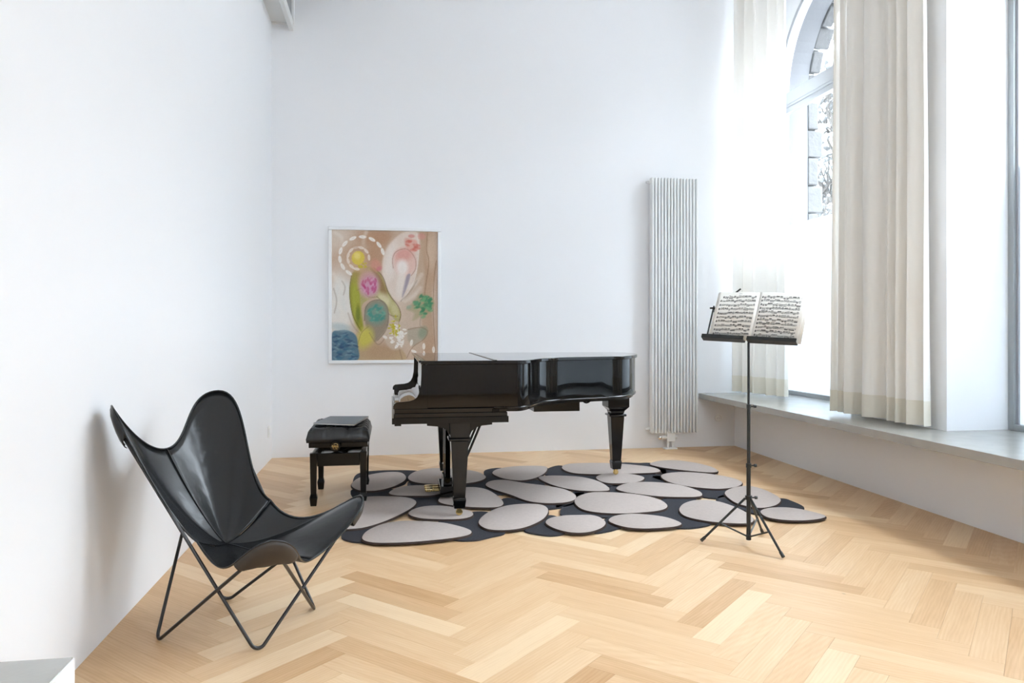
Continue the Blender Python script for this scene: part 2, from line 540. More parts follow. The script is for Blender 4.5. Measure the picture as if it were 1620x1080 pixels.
# ------------------------------------------------------------------ windows
for wi, (y0, y1) in enumerate(WINS):
    fm = 'window_frame' if wi == 0 else 'window_frame_grey'
    t = bpy.data.objects.new('window_%d' % (wi + 1), None); COL.objects.link(t); t.location = (4.0, (y0 + y1) / 2, LEDGE_Z); struct(t)  # the third is the added, unseen light opening
    fx0, fx1, fw = 3.965, 4.035, 0.045
    m = MB(); m.box(fx0, fx1, y0, y0 + fw, LEDGE_Z, Z_SPRING); m.build('jamb', fm, t, bevel=0.003)
    m = MB(); m.box(fx0, fx1, y1 - fw, y1, LEDGE_Z, Z_SPRING); m.build('jamb', fm, t, bevel=0.003)
    m = MB(); m.box(fx0, fx1, y0 + fw, y1 - fw, LEDGE_Z, LEDGE_Z + 0.04); m.build('bottom_rail', fm, t, bevel=0.003)
    m = MB(); m.box(fx0 + 0.012, fx1, y0 + fw, y1 - fw, Z_TR0, Z_TR1); m.box(fx0, fx0 + 0.012, y0 + fw, y1 - fw, Z_TR0 + 0.05, Z_TR1)
    m.box(fx0 - 0.004, fx0, y0 + fw, y1 - fw, Z_TR0 + 0.075, Z_TR1 - 0.004)
    m.build('transom', fm, t)
    A = arch_pts(y0, y1, Z_SPRING, 32); B = arch_pts(y0 + fw, y1 - fw, Z_SPRING, 32)
    n = len(A); vs = []
    for x in (fx0, fx1):
        vs += [(x, *p) for p in A] + [(x, *p) for p in B]
    fs = []
    for k in range(n - 1):
        fs += [(k, k + 1, n + k + 1, n + k), (2 * n + k + 1, 2 * n + k, 3 * n + k, 3 * n + k + 1),
               (n + k, n + k + 1, 3 * n + k + 1, 3 * n + k), (k + 1, k, 2 * n + k, 2 * n + k + 1)]
    m = MB(); m.add(vs, fs); m.build('arch_frame', fm, t, fix=True, smooth=40)
    # inner glazing bead
    for (ya, yb) in ((y0 + fw, y0 + fw + 0.018), (y1 - fw - 0.018, y1 - fw)):
        m = MB(); m.box(3.985, 4.02, ya, yb, LEDGE_Z + 0.04, Z_TR0); m.build('glazing_bead', 'window_frame', t)
    g0, g1 = y0 + fw + 0.004, y1 - fw - 0.004
    m = MB(); m.box(4.000, 4.006, g0, g1, LEDGE_Z + 0.04, Z_TR0)
    m.build('pane', 'clear_glass', t)
    m = MB(); m.box(3.996, 3.9985, g0, g1, LEDGE_Z + 0.04, Z_FILM); m.build('frosted_film', 'frosted_film', t)
    C = arch_pts(g0, g1, Z_SPRING, 32)
    m = MB(); m.prism([(g1, Z_TR1)] + C + [(g0, Z_TR1)], 'x', 4.000, 4.006); m.build('arched_pane', 'clear_glass', t)
t = bpy.data.objects.new('window_4', None); COL.objects.link(t); t.location = ((RX0_ + RX1_) / 2, YR - 0.1, RZ0_); struct(t)  # added rear window behind the camera, only there to brighten the room
for k in range(4):
    x = RX0_ + k * (RX1_ - RX0_ - 0.06) / 3
    m = MB(); m.box(x, x + 0.06, YR - 0.13, YR - 0.06, RZ0_, RZ1_); m.build('mullion', 'window_frame_grey', t)
for z in (RZ0_, RZ1_ - 0.06):
    m = MB(); m.box(RX0_, RX1_, YR - 0.125, YR - 0.065, z, z + 0.06); m.build('rail', 'window_frame_grey', t)
m = MB(); m.box(RX0_, RX1_, YR - 0.098, YR - 0.092, RZ0_, RZ1_); m.build('pane', 'clear_glass', t)

# continuous concrete ledge in front of and below the windows
m = MB(); m.box(3.108, XW0, YR + 0.01, YB - 0.002, LEDGE_Z - 0.053, LEDGE_Z)
o = m.build('window_ledge', 'concrete', None, bevel=0.003)
tag(o, 'long polished grey concrete ledge running below the windows', 'ledge')

# ------------------------------------------------------------------ floor: herringbone oak
LP, WP = 0.662, 0.113
P0 = (-0.167, 3.145)
U = (1 / math.sqrt(2), -1 / math.sqrt(2)); V = (-1 / math.sqrt(2), -1 / math.sqrt(2))


def uv2xy(u, v):
    return (P0[0] + U[0] * u + V[0] * v, P0[1] + U[1] * u + V[1] * v)


def clip(poly, x0, x1, y0, y1):
    for (ax, lim, sg) in ((0, x0, 1), (0, x1, -1), (1, y0, 1), (1, y1, -1)):
        out = []
        for i in range(len(poly)):
            a, b = poly[i], poly[(i + 1) % len(poly)]
            da, db = sg * (a[ax] - lim), sg * (b[ax] - lim)
            if da >= 0: out.append(a)
            if (da >= 0) != (db >= 0):
                t = da / (da - db)
                out.append((a[0] + (b[0] - a[0]) * t, a[1] + (b[1] - a[1]) * t))
        poly = out
        if not poly: return poly
    return poly


m = MB(); m.box(XL, XR, YR, YB, -0.06, -0.014)
fl = m.build('floor', 'subfloor')
struct(fl)
planks = []
g = 0.0003
for j in range(-6, 8):
    for k in range(-60, 90):
        for kind in (0, 1):
            uo, vo = k * WP + j * LP, k * WP - j * LP
            if kind == 0: r_ = (uo, uo + LP, vo, vo + WP)
            else: r_ = (uo + LP, uo + LP + WP, vo + WP - LP, vo + WP)
            q = [uv2xy(r_[0] + g, r_[2] + g), uv2xy(r_[1] - g, r_[2] + g), uv2xy(r_[1] - g, r_[3] - g), uv2xy(r_[0] + g, r_[3] - g)]
            q = clip(q, XL, XR, YR, YB)
            if len(q) < 3: continue
            ar = 0.5 * sum(q[i][0] * q[(i + 1) % len(q)][1] - q[(i + 1) % len(q)][0] * q[i][1] for i in range(len(q)))
            if abs(ar) < 1e-4: continue
            if ar < 0: q = q[::-1]
            cx = sum(p[0] for p in q) / len(q); cy_ = sum(p[1] for p in q) / len(q)
            d = cx * ST + cy_ * CT; xc = cx * CT - cy_ * ST
            vis = d > 2.0 and abs(xc / d) < 0.80 and CAM_H / d < 0.52
            planks.append((0 if vis else 1, d, q, kind))
planks.sort(key=lambda p: (p[0], p[1]))


def plank_geo(q, kind):
    c = (sum(p[0] for p in q) / len(q), sum(p[1] for p in q) / len(q))
    n = len(q); bv = 0.0005
    top = []
    for p in q:
        dx, dy = c[0] - p[0], c[1] - p[1]; l = math.hypot(dx, dy)
        top.append((p[0] + dx / l * bv, p[1] + dy / l * bv))
    vs = [(p[0], p[1], -0.014) for p in q] + [(p[0], p[1], -0.0006) for p in q] + [(p[0], p[1], 0.0) for p in top]
    fs = [tuple(range(2 * n, 3 * n))]
    for i in range(n):
        j = (i + 1) % n
        fs += [(i, j, n + j, n + i), (n + i, n + j, 2 * n + j, 2 * n + i)]
    ax = U if kind == 0 else V
    ay = V if kind == 0 else U
    ro = (random.uniform(0, 40), random.uniform(0, 40), random.uniform(0, 40))
    uv = [((p[0] - c[0]) * ax[0] + (p[1] - c[1]) * ax[1] + ro[0], (p[0] - c[0]) * ay[0] + (p[1] - c[1]) * ay[1] + ro[1], ro[2]) for p in vs]
    tone = min(1.0, max(0.0, random.gauss(0.54, 0.20) + (0.07 if kind else -0.05)))
    return vs, fs, uv, [tone] * len(vs)


def plank_mesh(name, vs, fs, uv, tone, parent):
    me = bpy.data.meshes.new(name); me.from_pydata(vs, [], fs)
    a = me.attributes.new('plank_uv', 'FLOAT_VECTOR', 'POINT'); a.data.foreach_set('vector', [x for p in uv for x in p])
    a = me.attributes.new('tone', 'FLOAT', 'POINT'); a.data.foreach_set('value', tone)
    me.materials.append(MATS['oak'])
    o = bpy.data.objects.new(name, me); COL.objects.link(o); o.parent = parent
    return o


rest = ([], [], [], [])
for i, (h, d, q, kind) in enumerate(planks):
    geo = plank_geo(q, kind)
    if i < 300 and h == 0:
        plank_mesh('plank', *geo, fl)
    else:
        off = len(rest[0])
        rest[0].extend(geo[0]); rest[1].extend([tuple(x + off for x in f) for f in geo[1]]); rest[2].extend(geo[2]); rest[3].extend(geo[3])
o = plank_mesh('plank_field', *rest, fl)
o['kind'] = 'stuff'

# ------------------------------------------------------------------ outdoors
m = MB(); m.box(XW1, 40, -25, 50, -0.9, -0.62); struct(m.build('ground', 'pavement'))


m = MB(); m.box(10.4, 13.0, -14.0, 11.6, -0.62, 6.6); struct(m.build('wall_sky_block', 'sky_block_facade'))  # unseen plain block, added to cut off the low sky
# wooded slope across the street
rdh = np.random.default_rng(3)
nu, nv = 60, 24
hz_ = rdh.normal(size=(nv + 1, nu + 1)) * 0.22
m = MB()
m.add([(12.0 + 14.0 * j / nv + hz_[j, i], -22 + 66.0 * i / nu, -0.62 + 12.0 * (j / nv) ** 0.8 + (hz_[j, i] * 1.4 if j else -0.2)) for j in range(nv + 1) for i in range(nu + 1)],
      [(j * (nu + 1) + i, j * (nu + 1) + i + 1, (j + 1) * (nu + 1) + i + 1, (j + 1) * (nu + 1) + i) for j in range(nv) for i in range(nu)])
struct(m.build('hillside', 'hill_scrub'))


def tree(loc, h, seed, label):
    rd = random.Random(seed)
    t = thing('snowy_tree', label, 'tree', loc, 'bare frosted trees outside the far window')
    mt = MB(); cl = MB()

    def branch(p, d, ln, r, lev):
        pts = [p]; q = p.copy(); dd = d.copy()
        for k in range(4):
            dd = (dd + Vector((rd.uniform(-.22, .22), rd.uniform(-.22, .22), rd.uniform(-.05, .2)))).normalized()
            q = q + dd * ln / 4; pts.append(q.copy())
        (mt).tube(pts, [r * (1 - 0.13 * k) for k in range(5)], 5)
        if lev == 0:
            for k in range(5):
                c = pts[rd.randint(1, 4)] + Vector((rd.uniform(-.2, .2), rd.uniform(-.2, .2), rd.uniform(-.12, .2)))
                s = rd.uniform(0.04, 0.13)
                vs = [c + Vector((rd.uniform(.6, 1) * s * x, rd.uniform(.6, 1) * s * y, rd.uniform(.4, .8) * s * z)) for x, y, z in
                      ((1, 0, 0), (-1, 0, 0), (0, 1, 0), (0, -1, 0), (0, 0, 1), (0, 0, -1))]
                cl.add(vs, [(0, 2, 4), (2, 1, 4), (1, 3, 4), (3, 0, 4), (2, 0, 5), (1, 2, 5), (3, 1, 5), (0, 3, 5)])
            return
        for k in range(4 if lev > 1 else 5):
            nd = (dd + Vector((rd.uniform(-.95, .95), rd.uniform(-.95, .95), rd.uniform(-.2, .7)))).normalized()
            branch(pts[rd.randint(2, 4)].copy(), nd, ln * rd.uniform(.55, .8), r * .55, lev - 1)
    branch(Vector(loc), Vector((0, 0, 1)), h * 0.36, h * 0.022, 4)
    mt.build('branches', 'bark', t, smooth=60)
    o = cl.build('frosted_foliage', 'frosted_leaf', t); o['kind'] = 'stuff'


tree((8.2, 12.6, -0.6), 8.0, 3, 'pale frosted tree directly behind the far window glass')
tree((10.5, 14.6, -0.6), 9.0, 5, 'larger pale frosted tree further behind the far window')
PEBBLES = [
    [(-0.298,5.799),(-0.256,6.035),(-0.15,6.18),(-0.025,6.247),(0.077,6.21),(0.116,6.038),(0.096,5.854),(0.012,5.663),(-0.09,5.553),(-0.191,5.548),(-0.261,5.624)],
    [(0.133,6.003),(0.192,6.226),(0.314,6.347),(0.419,6.344),(0.573,6.283),(0.692,6.165),(0.743,6.002),(0.738,5.874),(0.671,5.761),(0.568,5.7),(0.446,5.679),(0.283,5.723),(0.168,5.824)],
    [(-0.016,5.451),(0.035,5.604),(0.128,5.673),(0.245,5.671),(0.347,5.609),(0.374,5.494),(0.343,5.367),(0.263,5.319),(0.132,5.335),(0.033,5.366)],
    [(-0.184,5.341),(-0.021,5.34),(0.109,5.279),(0.165,5.173),(0.155,5.036),(0.08,4.853),(-0.037,4.654),(-0.156,4.526),(-0.263,4.501),(-0.346,4.529),(-0.391,4.692),(-0.388,4.95),(-0.334,5.183)],
    [(0.111,4.807),(0.142,4.928),(0.227,5.002),(0.33,4.999),(0.428,4.925),(0.501,4.827),(0.517,4.741),(0.484,4.666),(0.412,4.631),(0.288,4.647),(0.174,4.697)],
    [(0.322,5.171),(0.375,5.336),(0.479,5.504),(0.588,5.553),(0.684,5.471),(0.738,5.277),(0.755,5.054),(0.733,4.942),(0.674,4.898),(0.552,4.918),(0.433,4.977),(0.345,5.06)],
    [(-0.162,4.323),(-0.135,4.453),(-0.055,4.582),(0.057,4.639),(0.19,4.617),(0.32,4.551),(0.423,4.432),(0.462,4.339),(0.433,4.26),(0.331,4.211),(0.155,4.177),(0.026,4.173),(-0.085,4.191),(-0.146,4.241)],
    [(0.527,4.525),(0.576,4.691),(0.667,4.843),(0.786,4.943),(0.917,4.958),(1.003,4.907),(1.011,4.766),(0.945,4.572),(0.836,4.419),(0.728,4.341),(0.616,4.338),(0.549,4.394)],
    [(0.708,5.619),(0.768,5.757),(0.881,5.77),(1.016,5.627),(1.162,5.505),(1.269,5.349),(1.293,5.162),(1.247,5.022),(1.154,4.956),(1.026,4.963),(0.923,5.05),(0.837,5.261),(0.74,5.462)],
    [(0.823,6.089),(0.885,6.233),(1.02,6.327),(1.172,6.34),(1.301,6.296),(1.305,6.186),(1.237,5.988),(1.125,5.811),(0.999,5.738),(0.888,5.818),(0.833,5.955)],
    [(1.436,6.205),(1.512,6.356),(1.66,6.392),(1.884,6.356),(2.082,6.239),(2.205,6.104),(2.22,5.96),(2.153,5.879),(1.957,5.866),(1.741,5.872),(1.538,5.92),(1.448,6.024)],
    [(1.156,5.82),(1.237,5.885),(1.362,5.865),(1.5,5.79),(1.584,5.625),(1.603,5.432),(1.584,5.3),(1.53,5.265),(1.416,5.283),(1.295,5.369),(1.195,5.568)],
    [(1.613,5.764),(1.7,5.879),(1.819,5.889),(1.934,5.841),(1.986,5.739),(1.973,5.65),(1.893,5.548),(1.77,5.509),(1.653,5.528),(1.603,5.615)],
    [(1.647,5.334),(1.745,5.474),(1.886,5.529),(2.039,5.491),(2.159,5.375),(2.214,5.183),(2.197,5.052),(2.142,4.983),(2.04,4.983),(1.891,5.024),(1.769,5.11),(1.674,5.211)],
    [(1.235,4.955),(1.307,5.129),(1.436,5.233),(1.583,5.209),(1.733,5.116),(1.83,4.963),(1.83,4.783),(1.769,4.671),(1.657,4.619),(1.478,4.602),(1.322,4.65),(1.236,4.757)],
    [(0.931,4.458),(0.978,4.559),(1.071,4.608),(1.173,4.608),(1.252,4.595),(1.294,4.524),(1.291,4.4),(1.235,4.291),(1.15,4.22),(1.071,4.206),(1.005,4.244),(0.95,4.337)],
    [(1.326,4.452),(1.394,4.549),(1.507,4.584),(1.618,4.543),(1.71,4.454),(1.742,4.322),(1.7,4.261),(1.615,4.235),(1.486,4.233),(1.393,4.271),(1.336,4.36)],
    [(1.857,4.633),(1.948,4.789),(2.057,4.874),(2.157,4.873),(2.222,4.795),(2.258,4.615),(2.25,4.432),(2.21,4.309),(2.134,4.247),(2.005,4.28),(1.896,4.36),(1.833,4.478)],
    [(2.136,5.714),(2.221,5.824),(2.382,5.857),(2.54,5.772),(2.657,5.609),(2.683,5.453),(2.636,5.33),(2.534,5.234),(2.396,5.201),(2.283,5.25),(2.178,5.353),(2.116,5.512)],
    [(2.239,6.264),(2.372,6.39),(2.534,6.39),(2.661,6.23),(2.712,6.022),(2.681,5.847),(2.6,5.807),(2.481,5.879),(2.349,6.001),(2.26,6.128)],
    [(2.365,5.042),(2.469,5.183),(2.601,5.26),(2.682,5.228),(2.709,5.073),(2.689,4.878),(2.634,4.754),(2.53,4.645),(2.408,4.601),(2.337,4.676),(2.314,4.806)],
    [(2.358,4.505),(2.448,4.585),(2.561,4.591),(2.648,4.529),(2.7,4.413),(2.709,4.336),(2.642,4.281),(2.524,4.258),(2.403,4.286),(2.332,4.366)],
]
UNDERLAYS = [
    [(-0.28,5.657),(-0.293,6.166),(-0.218,6.356),(-0.025,6.395),(0.208,6.336),(0.254,6.177),(0.135,5.97),(0.096,5.812),(-0.022,5.67),(-0.226,5.594)],
    [(-0.29,5.658),(-0.137,5.634),(0.012,5.637),(0.113,5.486),(0.313,5.427),(0.404,5.285),(0.397,5.048),(0.285,4.934),(0.159,4.998),(-0.02,5.116),(-0.237,5.34)],
    [(-0.283,4.387),(-0.273,4.52),(-0.175,4.557),(0.01,4.675),(0.048,4.612),(0.161,4.348),(0.069,4.209),(-0.155,4.257),(-0.243,4.309)],
    [(0.31,4.692),(0.413,4.746),(0.534,4.851),(0.641,4.804),(0.652,4.59),(0.662,4.334),(0.558,4.25),(0.463,4.201),(0.351,4.236),(0.256,4.435)],
    [(0.133,5.878),(0.289,5.852),(0.455,5.795),(0.709,5.877),(0.783,6.264),(0.953,6.33),(0.969,5.93),(1.137,5.807),(1.138,5.567),(0.756,5.329),(0.664,5.504),(0.37,5.607),(0.278,5.622),(0.151,5.642)],
    [(0.649,4.866),(0.782,5.199),(0.952,5.147),(1.325,5.289),(1.387,5.279),(1.268,4.976),(1.033,4.847),(0.91,4.92),(0.745,4.881)],
    [(0.781,4.378),(0.935,4.622),(1.008,4.682),(1.052,4.603),(1.047,4.413),(1.002,4.262),(0.919,4.225),(0.836,4.272)],
    [(1.089,4.761),(1.158,4.918),(1.268,4.976),(1.354,4.765),(1.589,4.657),(1.466,4.564),(1.248,4.59),(1.094,4.646)],
    [(1.581,4.635),(1.842,4.962),(1.976,5.048),(2.128,4.996),(1.954,4.716),(1.854,4.501),(1.947,4.349),(1.857,4.27),(1.71,4.258),(1.636,4.407)],
    [(1.178,4.255),(1.302,4.504),(1.486,4.627),(1.524,4.468),(1.356,4.323),(1.263,4.26)],
    [(1.321,6.249),(1.47,6.372),(1.511,5.987),(1.742,5.876),(1.968,5.988),(2.126,5.887),(2.184,5.804),(2.124,5.57),(1.885,5.446),(1.627,5.488),(1.558,5.73),(1.441,5.818),(1.252,5.992)],
    [(2.009,6.403),(2.178,6.385),(2.284,6.368),(2.321,6.168),(2.238,5.869),(2.147,5.944),(1.903,5.923)],
    [(2.077,5.75),(2.171,5.77),(2.31,5.474),(2.497,5.272),(2.351,5.004),(2.195,5.018),(2.143,5.405)],
    [(2.238,4.913),(2.386,5.065),(2.444,4.891),(2.703,4.892),(2.745,4.805),(2.716,4.592),(2.514,4.484),(2.338,4.489),(2.281,4.663)],
    [(2.3,6.237),(2.556,6.13),(2.692,5.871),(2.489,5.792),(2.308,5.821),(2.212,5.858)],
    [(1.318,5.325),(1.398,5.283),(1.606,5.417),(1.724,5.537),(1.948,5.468),(1.841,5.097),(1.579,5.196),(1.294,5.077),(1.087,4.866),(1.175,5.096)],
]

# ------------------------------------------------------------------ pebble rug
t = thing('pebble_rug', 'felt rug of overlapping taupe and charcoal pebble shapes under the piano', 'rug', (1.2, 5.2, 0))
for q in UNDERLAYS:
    P = catmull([(x, y, 0) for x, y in q], 5)
    m = MB(); m.prism([(p.x, p.y) for p in P], 'z', 0.0005, 0.0105)
    m.build('charcoal_pebble', 'felt_dark', t)
for q in PEBBLES:
    P = catmull([(x, y, 0) for x, y in q], 6)
    c = sum(P, Vector()) / len(P)

    def ring(s):
        return [(c.x + (p.x - c.x) * (1 + s / (p - c).length), c.y + (p.y - c.y) * (1 + s / (p - c).length)) for p in P]
    m = MB()
    lv = [(ring(0.006), 0.0107), (ring(0.006), 0.0165), (ring(0.001), 0.0168), (ring(0.0), 0.0225), (ring(-0.0035), 0.024)]
    n = len(P)
    for rr, z in lv: m.v += [(x, y, z) for x, y in rr]
    ccw = sum(P[i].x * P[(i + 1) % n].y - P[(i + 1) % n].x * P[i].y for i in range(n)) > 0
    for l in range(len(lv) - 1):
        for i in range(n):
            j = (i + 1) % n
            f = (l * n + i, l * n + j, (l + 1) * n + j, (l + 1) * n + i)
            m.f.append(f if ccw else f[::-1]); m.mi.append(1 if l < 3 else 0)
    top = tuple(range(4 * n, 5 * n))
    m.f.append(top if ccw else top[::-1]); m.mi.append(0)
    m.f.append(tuple(range(n))[::-1] if ccw else tuple(range(n))); m.mi.append(1)
    m.build('taupe_pebble', ['felt_light', 'felt_edge'], t, smooth=35)
RUG_Z = 0.024

# ------------------------------------------------------------------ grand piano
PY0, PY1 = 4.58, 6.10
t = thing('grand_piano', 'glossy black grand piano with its lid closed, standing on the pebble rug', 'piano', (0.9, 5.34, 0))
bent = [(0.80, PY0 + 0.004), (0.86, 4.655), (0.905, 4.745), (0.976, 4.866), (1.076, 4.965), (1.19, 5.03), (1.40, 5.105), (1.53, 5.145),
        (1.645, 5.205), (1.745, 5.305), (1.83, 5.46), (1.895, 5.65), (1.925, 5.83), (1.90, 6.0), (1.82, 6.085)]
curve = catmull([(0.62, PY0, 0), (0.72, PY0, 0)] + [(x, y, 0) for x, y in bent] + [(1.70, PY1, 0), (1.5, PY1, 0)], 6, closed=False)
curve = [(p.x, p.y) for p in curve]


def outline(x_front, off=0.0):
    pts = [(x_front, PY0)] + curve + [(x_front, PY1)]
    if not off: return pts
    out = []
    n = len(pts)
    for i in range(n):
        a, b = Vector(pts[i - 1]), Vector(pts[(i + 1) % n])
        p = Vector(pts[i])
        if i in (0, n - 1):
            out.append((p.x, p.y + (-off if i == 0 else off))); continue
        d = (b - a).normalized()
        out.append((p.x + d.y * off, p.y - d.x * off))
    return out


m = MB(); m.prism(outline(0.22), 'z', 0.722, 0.984)
m.build('rim', 'piano_black', t, smooth=35)
m = MB(); m.prism(outline(0.70, 0.007), 'z', 0.708, 0.7215)
m.build('rim_moulding', 'piano_black', t, bevel=0.005, smooth=35)
m = MB(); m.prism(outline(0.70, -0.015), 'z', 0.690, 0.7078)
m.build('rim_underside', 'satin_black', t, smooth=35)
lid = outline(0.640, 0.016)
m = MB(); m.prism(lid, 'z', 0.9865, 1.0085)
m.build('main_lid', 'piano_black', t, bevel=0.006, smooth=35)
m = MB(); m.box(0.178, 0.636, PY0 - 0.016, PY1 + 0.016, 0.9865, 1.0085)
m.build('front_lid', 'piano_black', t, bevel=0.004)
m = MB(); m.box(0.630, 0.646, PY0 - 0.012, PY1 + 0.012, 1.0087, 1.0115)
m.build('lid_hinge', 'satin_black', t)
m = MB(); m.tube([(0.172, PY0 - 0.01, 1.004), (0.172, PY1 + 0.01, 1.004)], 0.008, 8)
m.build('lid_lip', 'piano_black', t)
cheek = [(0.012, 0.716), (0.012, 0.735), (0.018, 0.748), (0.032, 0.757), (0.07, 0.760), (0.105, 0.763), (0.135, 0.771), (0.155, 0.787),
         (0.169, 0.815), (0.178, 0.86), (0.181, 0.92), (0.182, 0.984), (0.22, 0.984), (0.22, 0.716)]
for (a, b) in ((PY0, PY0 + 0.034), (PY1 - 0.034, PY1)):
    m = MB(); m.prism(cheek, 'y', a, b)
    m.build('key_cheek', 'piano_black', t, bevel=0.001, smooth=35)
fall = [(0.05, 0.716), (0.05, 0.728), (0.06, 0.735), (0.11, 0.738), (0.150, 0.748), (0.175, 0.770), (0.190, 0.81), (0.197, 0.86), (0.2, 0.975), (0.2195, 0.975), (0.2195, 0.716)]
m = MB(); m.prism(fall, 'y', PY0 + 0.0345, PY1 - 0.0345)
m.build('fallboard', 'piano_black', t, smooth=35)
m = MB(); m.box(0.020, 0.708, PY0 + 0.001, PY1 - 0.001, 0.6885, 0.7155); m.build('keybed_upper', 'piano_black', t, bevel=0.003)
m = MB(); m.box(0.014, 0.713, PY0 - 0.003, PY1 + 0.003, 0.6625, 0.688); m.build('keybed_middle', 'piano_black', t, bevel=0.003)
m = MB(); m.box(0.004, 0.720, PY0 - 0.006, PY1 + 0.006, 0.6245, 0.662); m.build('keybed_lower', 'satin_black', t, bevel=0.002)
m = MB(); m.box(0.02, 0.06, PY0 + 0.01, PY0 + 0.06, 0.612, 0.6245); m.build('corner_block', 'satin_black', t)


def caster(parent, x, y, z0):
    m = MB(); m.lathe([(0.001, -0.0065), (0.020, -0.0065), (0.0222, -0.003), (0.0222, 0.003), (0.020, 0.0065), (0.001, 0.0065)], (x, y, z0 + 0.0222), 'y', 20)
    w = m.build('caster_wheel', 'brass', parent, smooth=35)
    m = MB()
    for s in (-1, 1):
        m.box(x - 0.012, x + 0.012, y + s * 0.011 - 0.002, y + s * 0.011 + 0.002, z0 + 0.012, z0 + 0.048)
    m.lathe([(0.020, 0.0), (0.020, 0.008)], (x, y, z0 + 0.044), 'z', 16)
    m.build('caster_fork', 'brass', parent, smooth=35)


def piano_leg(x, y, ztop, corbel):
    zb = RUG_Z + 0.0002
    m = MB(); m.frustum(x, y, 0.143, 0.502, 0.036, 0.036, 0.056, 0.056)
    leg = m.build('leg', 'satin_black', t, bevel=0.004)
    m = MB(); m.frustum(x, y, 0.0735, 0.128, 0.034, 0.034, 0.041, 0.041); m.frustum(x, y, 0.128, 0.145, 0.041, 0.041, 0.037, 0.037)
    m.build('foot_block', 'piano_black', leg, bevel=0.003)
    m = MB(); m.box(x - 0.071, x + 0.071, y - 0.071, y + 0.071, 0.502, 0.521); m.build('collar', 'piano_black', leg, bevel=0.007)
    m = MB()
    if corbel:
        m.frustum(x, y, 0.521, ztop, 0.060, 0.060, 0.066, 0.066)
    else:
        m.frustum(x, y, 0.521, 0.545, 0.052, 0.052, 0.058, 0.058); m.frustum(x, y, 0.545, 0.58, 0.058, 0.058, 0.088, 0.088)
        m.box(x - 0.088, x + 0.088, y - 0.088, y + 0.088, 0.58, ztop)
    m.build('capital', 'satin_black', leg, bevel=0.003)
    if corbel:
        for s in (-1, 1):
            q = [(x + s * 0.063, 0.534), (x + s * 0.075, 0.560), (x + s * 0.10, 0.582), (x + s * 0.14, 0.594), (x + s * 0.205, 0.6),
                 (x + s * 0.205, ztop), (x + s * 0.063, ztop)]
            m = MB(); m.prism(q, 'y', y - 0.045, y + 0.045); m.build('bracket', 'satin_black', leg, bevel=0.002)
    caster(leg, x, y, zb)


piano_leg(0.425, 4.715, 0.6242, True)
piano_leg(0.42, 5.99, 0.6242, True)
piano_leg(1.795, 5.83, 0.665, False)
m = MB(); m.box(1.66, 1.87, 5.66, 5.99, 0.665, 0.690); m.build('leg_plate', 'satin_black', t, bevel=0.003)
# underside beams and control box
m = MB(); m.box(1.03, 1.375, 5.36, 5.56, 0.598, 0.668); m.build('underside_box', 'satin_black', t, bevel=0.002)
m = MB(); m.box(1.10, 1.30, 5.40, 5.52, 0.668, 0.690); m.build('box_mount', 'satin_black', t)
m = MB(); m.tube(catmull([(1.41, 5.5, 0.69), (1.43, 5.49, 0.66), (1.46, 5.49, 0.645), (1.49, 5.49, 0.66), (1.50, 5.5, 0.69)], 5, False), 0.006, 8)
m.build('cable_loop', 'satin_black', t, smooth=60)
m = MB(); m.prism([(1.42, 0.69), (1.50, 0.69), (1.485, 0.66), (1.455, 0.642), (1.435, 0.655)], 'y', 5.52, 5.56); m.build('beam_bracket', 'satin_black', t)
for s in (0.0, 0.55):
    m = MB(); m.box(0.74 + s, 0.80 + s, 5.25 + s * 0.2, PY1 - 0.12, 0.665, 0.690); m.build('underside_beam', 'satin_black', t)
# lyre with pedals
ly = MB(); ly.box(0.335, 0.425, 5.18, 5.46, 0.036, 0.112); lyre = ly.build('lyre_base', 'piano_black', t, bevel=0.004)
m = MB(); m.box(0.36, 0.42, 5.21, 5.43, 0.112, 0.165); m.build('lyre_step', 'piano_black', lyre, bevel=0.003)
for y in (5.245, 5.395):
    m = MB(); m.box(0.372, 0.41, y - 0.019, y + 0.019, 0.165, 0.6245); m.build('lyre_post', 'piano_black', lyre, bevel=0.004)
    m = MB(); m.tube([(0.425, y, 0.07), (0.56, y, 0.38), (0.692, y, 0.688)], 0.0085, 10); m.build('lyre_brace', 'satin_black', lyre, smooth=60)
m = MB()
for y in (5.29, 5.35): m.tube([(0.391, y, 0.165), (0.391, y, 0.6245)], 0.003, 8)
m.build('pedal_rods', 'brass', lyre, smooth=60)
for y in (5.25, 5.32, 5.39):
    m = MB()
    top = catmull([(0.335, y - 0.010, 0), (0.29, y - 0.010, 0), (0.265, y - 0.019, 0), (0.242, y - 0.017, 0), (0.233, y, 0), (0.242, y + 0.017, 0), (0.265, y + 0.019, 0), (0.29, y + 0.010, 0), (0.335, y + 0.010, 0)], 4, False)
    m.prism([(p.x, p.y) for p in top], 'z', 0.066, 0.082)
    m.build('pedal', 'brass', lyre, bevel=0.004, smooth=35)

